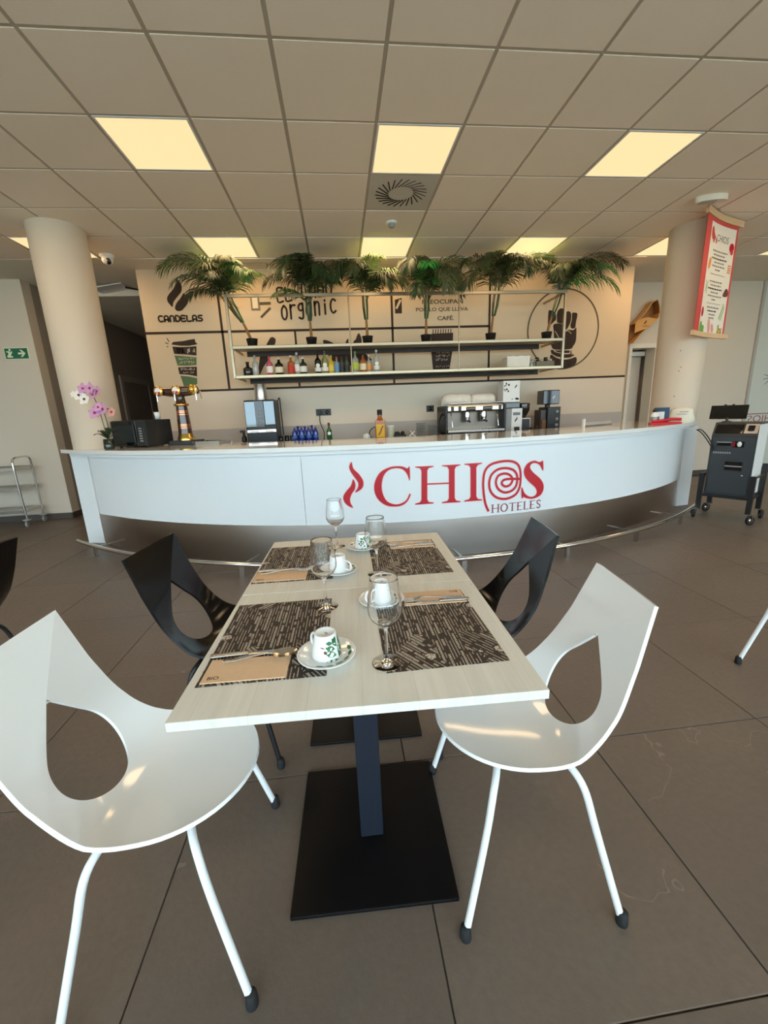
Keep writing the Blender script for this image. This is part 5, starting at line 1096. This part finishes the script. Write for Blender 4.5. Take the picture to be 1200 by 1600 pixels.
palm('fifth palm from the left, straight, with light fronds at top right', 2.07, (.04, -.08, .55), [(-1, -.3, 55, .58, 120, 0), (-.6, -1, 65, .50, 110, 3), (.9, -.4, 55, .60, 105, 2), (.4, -1, 60, .48, 90, 3), (1, -.8, 40, .55, 70, 3), (-1, -.7, 35, .56, 110, 3), (.1, -1, 75, .44, 70, 3), (1, .0, 60, .62, 100, 2)], 5)
palm('rightmost palm on the shelf, leaning right over the mural ring', 2.845, (.10, -.10, .50), [(1, -.2, 45, .68, 85, 0), (1, -.6, 35, .55, 90, 4), (-.9, -.4, 65, .46, 110, 3), (.3, -1, 60, .44, 110, 3), (.8, -.3, 60, .60, 105, 0), (-.5, -.9, 50, .40, 100, 3), (1, -.5, 12, .50, 75, 4), (0, -1, 70, .40, 100, 0)], 6)
t = thing('wall_plate', 'small olive wall plate behind the leftmost palm', 'plate', (-.99, 6.0, 2.80)); MB().box(-.055, .055, -.012, 0, -.09, .09, bev=.002).build('plate', mat('olive_plate', (.20, .17, .10), .5), t); MB().box(-.035, .035, -.015, -.012, -.07, .07).build('insert', PLASTER, t)

# ================================================================== RIGHT SIDE
# banner on wooden rods
A_, B__ = Vector((3.785, 4.26)), Vector((4.505, 4.60)); d = (B__-A_); Lb = d.length; ab = math.atan2(d.y, d.x)
t = thing('hanging_banner', 'coral and cream menu banner on wooden rods before the right column', 'banner', (A_.x, A_.y, 2.0), ab)
sag = lambda u: .03*sin(PI*u)
def bgrid(x0, x1, z0, z1, off, th=.002):
    Pf = [[(x0+(x1-x0)*i/12, -sag(.5)*0+sag((x0+(x1-x0)*i/12)/Lb)+off, z) for z in (z0, z1)] for i in range(13)]; Pb = [[(a, b+th, c) for a, b, c in row] for row in Pf]
    return MB().grid(Pf).grid([list(reversed(r_)) for r_ in Pb])
bgrid(.02, Lb-.04, .035, 1.15, 0).build('banner_border', CORAL, t)
bgrid(.16, Lb-.075, .045, 1.10, -.0015).build('banner_sheet', PAPER, t)
def rod(z0, z1, x0, x1):
    P = [[(x0+(x1-x0)*i/12, sag((x0+(x1-x0)*i/12)/Lb)+dy, zz) for dy, zz in ((-.014, z0), (.014, z0), (.014, z1), (-.014, z1), (-.014, z0))] for i in range(13)]
    mb = MB().grid(P, smooth=False); mb.add(P[0][:4], [(0, 1, 2, 3)]); mb.add(P[-1][:4], [(3, 2, 1, 0)]); return mb
rod(1.135, 1.195, -.01, Lb+.02).build('wooden_rod', BEECH, t); rod(0, .048, -.02, Lb+.03).build('wooden_rod', BEECH, t)
def bprint(name, polys, m, off=-.003):
    mb = MB()
    for q_ in polys: mb.add([(p[0], sag(p[0]/Lb)+off, p[1]) for p in q_], [tuple(range(len(q_)))])
    return mb.build(name, m, t)
cxb = (.16+Lb-.075)/2
bprint('banner_lettering', fit(text_polys('CHIOS', 1, .01), cxb-.11, .945, .26, .065), GREYINK)
bprint('banner_flame', [[Vector((cxb-.15+(a+.69)*.55, .95+(b-.8)*.28)) for a, b in FLAME_A]], RED)
rr = random.Random(8)
for z, w in ((.845, .34), (.81, .28), (.775, .34), (.74, .20), (.705, .28), (.67, .12), (.555, .30), (.52, .24), (.485, .34), (.45, .18), (.415, .30), (.38, .10), (.30, .26), (.265, .22), (.23, .14), (.195, .12)):
    qs = []; x = cxb-w/2
    while x < cxb+w/2-.02: l_ = rr.uniform(.02, .05); qs.append(strip(x, x+l_, z, z+.014)); x += l_+.009
    bprint('banner_text_line', qs, GREYINK if z not in (.775, .485, .265) else DARK)
for z in (.63, .345): bprint('banner_rule', [strip(cxb-.16, cxb+.16, z, z+.004)], GREYINK)
def blobs(cx_, cz_, pts, m, name='banner_food'): bprint(name, [[p.xy for p in cr([(cx_+a, cz_+b, 0) for a, b in pts], 3, True)]], m, -.0035)
oval = lambda a, b, n=9, r_=0.: [(a*cos(2*PI*k/n)*cos(r_)-b*sin(2*PI*k/n)*sin(r_), a*cos(2*PI*k/n)*sin(r_)+b*sin(2*PI*k/n)*cos(r_)) for k in range(n)]
blobs(.215, 1.0, oval(.035, .06, r_=.3), CORAL); blobs(.255, .96, oval(.02, .045), RED); blobs(Lb-.13, .92, oval(.045, .045), RED); blobs(Lb-.12, .88, oval(.03, .03), CORAL); blobs(.225, .72, oval(.03, .06, r_=-.3), ORANGE); blobs(.235, .72, oval(.015, .03), PAPER)
for k in range(4): bprint('banner_food', [strip(Lb-.155, Lb-.095, .67+.022*k, .684+.022*k)], ORANGE, -.0035)
bprint('banner_food', ribbon([Vector((.20, .44)), Vector((.215, .50)), Vector((.205, .56))], .008)+ribbon([Vector((.24, .43)), Vector((.23, .50)), Vector((.245, .55))], .008), GREENS, -.0035)
blobs(Lb-.13, .47, [(-.05, -.03), (.045, -.03), (.045, .03), (.0, .045)], BROWNP); blobs(.205, .25, oval(.028, .05), RED); bprint('banner_food', ribbon([Vector((Lb-.19, .20)), Vector((Lb-.13, .36))], .014)+ribbon([Vector((Lb-.16, .19)), Vector((Lb-.11, .33))], .012), GREENS, -.0035)
for k in range(7): blobs(.20+.03*(k % 3), .06+.03*(k//3), oval(.03, .035, r_=k), GREENS)
blobs(cxb-.03, .12, oval(.03, .08, r_=.2), PINK); blobs(cxb+.05, .10, oval(.028, .05, r_=.4), PINK)
for k in range(7): blobs(Lb-.18+.03*(k % 3), .065+.03*(k//3), oval(.014, .02, r_=k), ORANGE if k % 2 else GREENS)
MB().tube([(.25, .0, 1.19), (.25, .0, 1.204)], .003, 6).build('hook', INOX, t)

# payment kiosk on a cart
t = thing('kiosk_cart', 'black wheeled cart carrying the payment kiosk', 'cart', (4.357, 4.10, 0), R(-60))
for sx in (-1, 1):
    for sy, zt in ((-1, .52), (1, .62)):
        MB().box(sx*.225-.022, sx*.225+.022, sy*.19-.02, sy*.19+.02, .115, zt).build('post', TUBE_K, t)
        w = MB().lathe([(.022, -.013), (.048, -.013), (.05, -.01), (.05, .010), (.048, .013), (.022, .013)], 22, T(sx*.225+.03*sx, sy*.205, .05) @ RZ(R(25*sx*sy)) @ RY(R(90))).build('caster_wheel', RUBBER, t)
        MB().lathe([(0, -.0145), (.03, -.0145), (.03, .0145), (0, .0145)], 18, T(sx*.225+.03*sx, sy*.205, .05) @ RZ(R(25*sx*sy)) @ RY(R(90)), cap=False).build('hub', INOX, w)
        MB().box(sx*.225-.03, sx*.225+.03, sy*.19-.03, sy*.19+.03, .103, .115).box(sx*.225+.03*sx-.024, sx*.225+.03*sx-.02, sy*.205-.02, sy*.205+.02, .04, .105).box(sx*.225+.03*sx+.02, sx*.225+.03*sx+.024, sy*.205-.02, sy*.205+.02, .04, .105).build('caster_fork', INOX, w)
MB().box(-.225, .225, -.19, .19, .255, .285).build('deck', TUBE_K, t)
for sx in (-1, 1): MB().box(sx*.225-.012, sx*.225+.012, -.17, .17, .49, .515).build('side_bar', TUBE_K if sx < 0 else INOX, t)
t = thing('payment_kiosk', 'dark grey cash payment kiosk with card slots on a wheeled cart', 'payment kiosk', (4.357, 4.10, .285), R(-60))
prof_ = [(-.17, 0), (.17, 0), (.17, .79), (-.09, .79), (-.17, .655)]
MB().prism(prof_, .39, Matrix(((0, 0, 1, -.195), (1, 0, 0, 0), (0, 1, 0, 0), (0, 0, 0, 1)))).build('cabinet', SLATE, t)
MB().box(.1955, .2, -.165, .165, .02, .77).build('side_panel', WHITEP, t)
dr = MB().box(-.175, .175, -.178, -.17, .03, .635, bev=.003).build('door', SLATE2, t)
MB().box(-.135, -.015, -.181, -.178, .545, .575).build('card_slot', BLACKGLASS, dr); MB().box(-.14, -.01, -.180, -.178, .578, .588).build('slot_trim', GREYP, dr)
MB().box(.0, .10, -.183, -.178, .53, .595, bev=.004).build('reader_plate', BLACKGLASS, dr); MB().box(.0, .022, -.185, -.183, .535, .59).build('reader_light', mat('deep_red', (.25, .0, .01), .3), dr); MB().blob((.06, -.186, .565), .02, .01, .028).build('coin_cup', WHITEP, dr)
MB().box(-.05, .125, -.188, -.178, .27, .385, bev=.003).build('tray_frame', SLATE, dr); MB().box(-.035, .11, -.190, -.188, .335, .375).box(-.035, .11, -.190, -.188, .285, .322).build('tray_opening', BLACKGLASS, dr); MB().box(-.035, .11, -.194, -.188, .322, .335).build('tray_lip', GREYP, dr)
MB().lathe([(0, 0), (.01, 0), (.01, .004), (0, .004)], 12, T(.12, -.178, .23) @ RX(R(90)), cap=False).build('lock', INOX, dr)
flat_print('door_lettering', [strip(-.16+.02*k, -.146+.02*k, .46, .478) for k in range(8)], GREYP, dr, T(0, -.1785, 0) @ RX(R(90)))
SL = T(0, -.13, .7225) @ RX(R(30.6)); MB().box(-.175, .06, -.004, -.0, -.055, .05, T(0, -.1325, .724) @ RX(R(-30.6))).build('touch_screen', BLACKGLASS, t)
MB().box(.075, .185, -.006, -.0, -.055, .055, T(0, -.1325, .724) @ RX(R(-30.6))).build('reader_bezel', mat('pinkish_bezel', (.55, .44, .36), .4), t); MB().box(.10, .155, -.016, -.006, -.03, .035, T(0, -.1325, .724) @ RX(R(-30.6)), bev=.006).build('card_reader', BLACKGLASS, t)
t = thing('tablet_stand', 'black tablet in a holder on top of the payment kiosk', 'tablet', (4.357, 4.10, 1.075), R(-60))
MB().lathe([(.045, 0), (.045, .01), (.012, .016), (.012, .05)], 16, T(-.12, -.03, 0)).build('foot', DARK, t)
MB().box(-.285, .045, -.008, .008, .035, .185, T(0, -.03, 0) @ RX(R(-12)), bev=.004).build('tablet', BLACKGLASS, t); MB().box(-.19, -.06, .0, .02, .09, .13, T(0, -.03, 0) @ RX(R(-12))).box(-.17, -.15, -.010, .012, .18, .195, T(0, -.03, 0) @ RX(R(-12))).box(-.10, -.08, -.010, .012, .18, .195, T(0, -.03, 0) @ RX(R(-12))).build('clamp', DARK, t)
for k, (q0, lb) in enumerate(((0., 'upper'), (.03, 'lower'))):
    o = MB().tube(cr([(3.94, 4.20+q0*.3, 1.008), (3.955, 4.15, 1.0-q0), (4.03, 4.12, .90-q0*1.3), (4.16, 4.18, .76-q0*.6), (4.26, 4.32, .66-q0)], 6), .006, 8).build('kiosk_cable', DARK); tag(o, f'{lb} of two black cables from the bar to the kiosk', 'cable')

# canoe shaped wall shelf
t = thing('canoe_shelf', 'honey wood canoe shaped shelf hanging beside the mural', 'shelf', (5.02, 6.75, 2.58))
LFT = [(-.155, -.30), (-.11, -.24), (-.02, -.10), (.10, .03), (.19, .13), (.23, .20)]; TOPC = [(-.19, -.02), (-.08, .05), (.02, .16), (.08, .25), (.165, .335)]
outl = [(-.165, -.31), (-.05, -.18), (.12, -.03), (.22, .06), (.235, .13), (.22, .23), (.175, .335), (.09, .30), (.02, .20), (-.06, .10), (-.18, -.01)]
MB().prism([p for p in outl], .02, Matrix(((1, 0, 0, 0), (0, 0, 1, -.02), (0, 1, 0, 0), (0, 0, 0, 1)))).build('back_board', PINED, t)
def lip(pts, w, m, nm):
    P = [[(a, 0, b) for a, b in pts], [(a, -w, b) for a, b in pts]]; mb = MB(); n_ = len(pts)
    for (a, b), (c, e) in zip(pts, pts[1:]):
        n2 = Vector((-(e-b), c-a)).normalized()*.014; mb.add([(a, 0, b), (c, 0, e), (c, -w, e), (a, -w, b), (a+n2.x, 0, b+n2.y), (c+n2.x, 0, e+n2.y), (c+n2.x, -w, e+n2.y), (a+n2.x, -w, b+n2.y)], [(0, 1, 2, 3), (7, 6, 5, 4), (0, 4, 5, 1), (1, 5, 6, 2), (2, 6, 7, 3), (3, 7, 4, 0)])
    mb.build(nm, m, t)
sm_ = lambda P: [(q_.x, q_.y) for q_ in cr([(a, b, 0) for a, b in P], 4)]
lip(sm_([(-.165, -.31), (-.05, -.18), (.12, -.03), (.22, .06), (.235, .13)]), .14, PINE, 'lower_rim'); lip(sm_([(.235, .13), (.22, .23), (.175, .335)]), .14, PINED, 'bow'); lip(sm_([(.175, .335), (.09, .30), (.02, .20), (-.06, .10), (-.18, -.01)]), .14, PINE, 'upper_rim')
fp = MB().prism([(-.17, -.16), (.02, -.10), (.14, -.02), (.19, .05), (.03, .07), (-.05, .06), (-.17, .0)], .014, Matrix(((1, 0, 0, 0), (0, 0, 1, -.145), (0, 1, 0, 0), (0, 0, 0, 1)))).build('front_board', PINE, t)
flat_print('flame_mark', [smooth2([((a+1.96)*.20+.0, (b-2.9)*.20-.01) for a, b in BEAN_A], 2)], PRINTK, fp, T(0, -.1465, 0) @ RX(R(90))); flat_print('board_lettering', fit(text_polys('CANDELAS', 1, .01), -.055, -.07, .11, .014), PRINTK, fp, T(0, -.1465, 0) @ RX(R(90)))

# ================================================================== LEFT SIDE: service trolley
t = thing('service_trolley', 'steel three shelf service trolley against the left wall', 'trolley', (-4.80, 6.06, 0))
for sx in (1, -1):
    x = .47*sx
    P = cr([(x+.01*sx, -.155, .10), (x, -.155, .5), (x, -.155, .86)], 3)[:-1]+[Vector((x, -.155, .87)), Vector((x, -.145, .915)), Vector((x, -.115, .94)), Vector((x, -.07, .948)), Vector((x, .09, .948)), Vector((x, .135, .94)), Vector((x, .165, .915)), Vector((x, .175, .87))]+[Vector((x, .175, .5)), Vector((x, .175, .10))]
    MB().tube(P, .0125, 10).build('end_frame', CHROME, t)
    for y in (-.155, .175):
        w = MB().lathe([(.012, -.012), (.038, -.012), (.04, -.008), (.04, .008), (.038, .012), (.012, .012)], 18, T(x, y, .04) @ RY(R(90))).build('caster_wheel', GREYP, t); MB().box(x-.018, x+.018, y-.02, y+.02, .078, .10).build('caster_fork', INOX, w)
        MB().lathe([(.05, .098), (.05, .108)], 18, T(x, y, 0)).build('bumper', GREYP, w)
for z in (.20, .51, .78):
    s_ = MB().box(-.465, .465, -.15, .17, z, z+.006).build('shelf_tray', INOX, t)
    MB().box(-.465, .465, -.155, -.15, z-.005, z+.035).box(-.465, .465, .17, .175, z-.005, z+.035).box(-.468, -.463, -.155, .175, z-.005, z+.035).box(.463, .468, -.155, .175, z-.005, z+.035).build('tray_rim', INOX, s_)
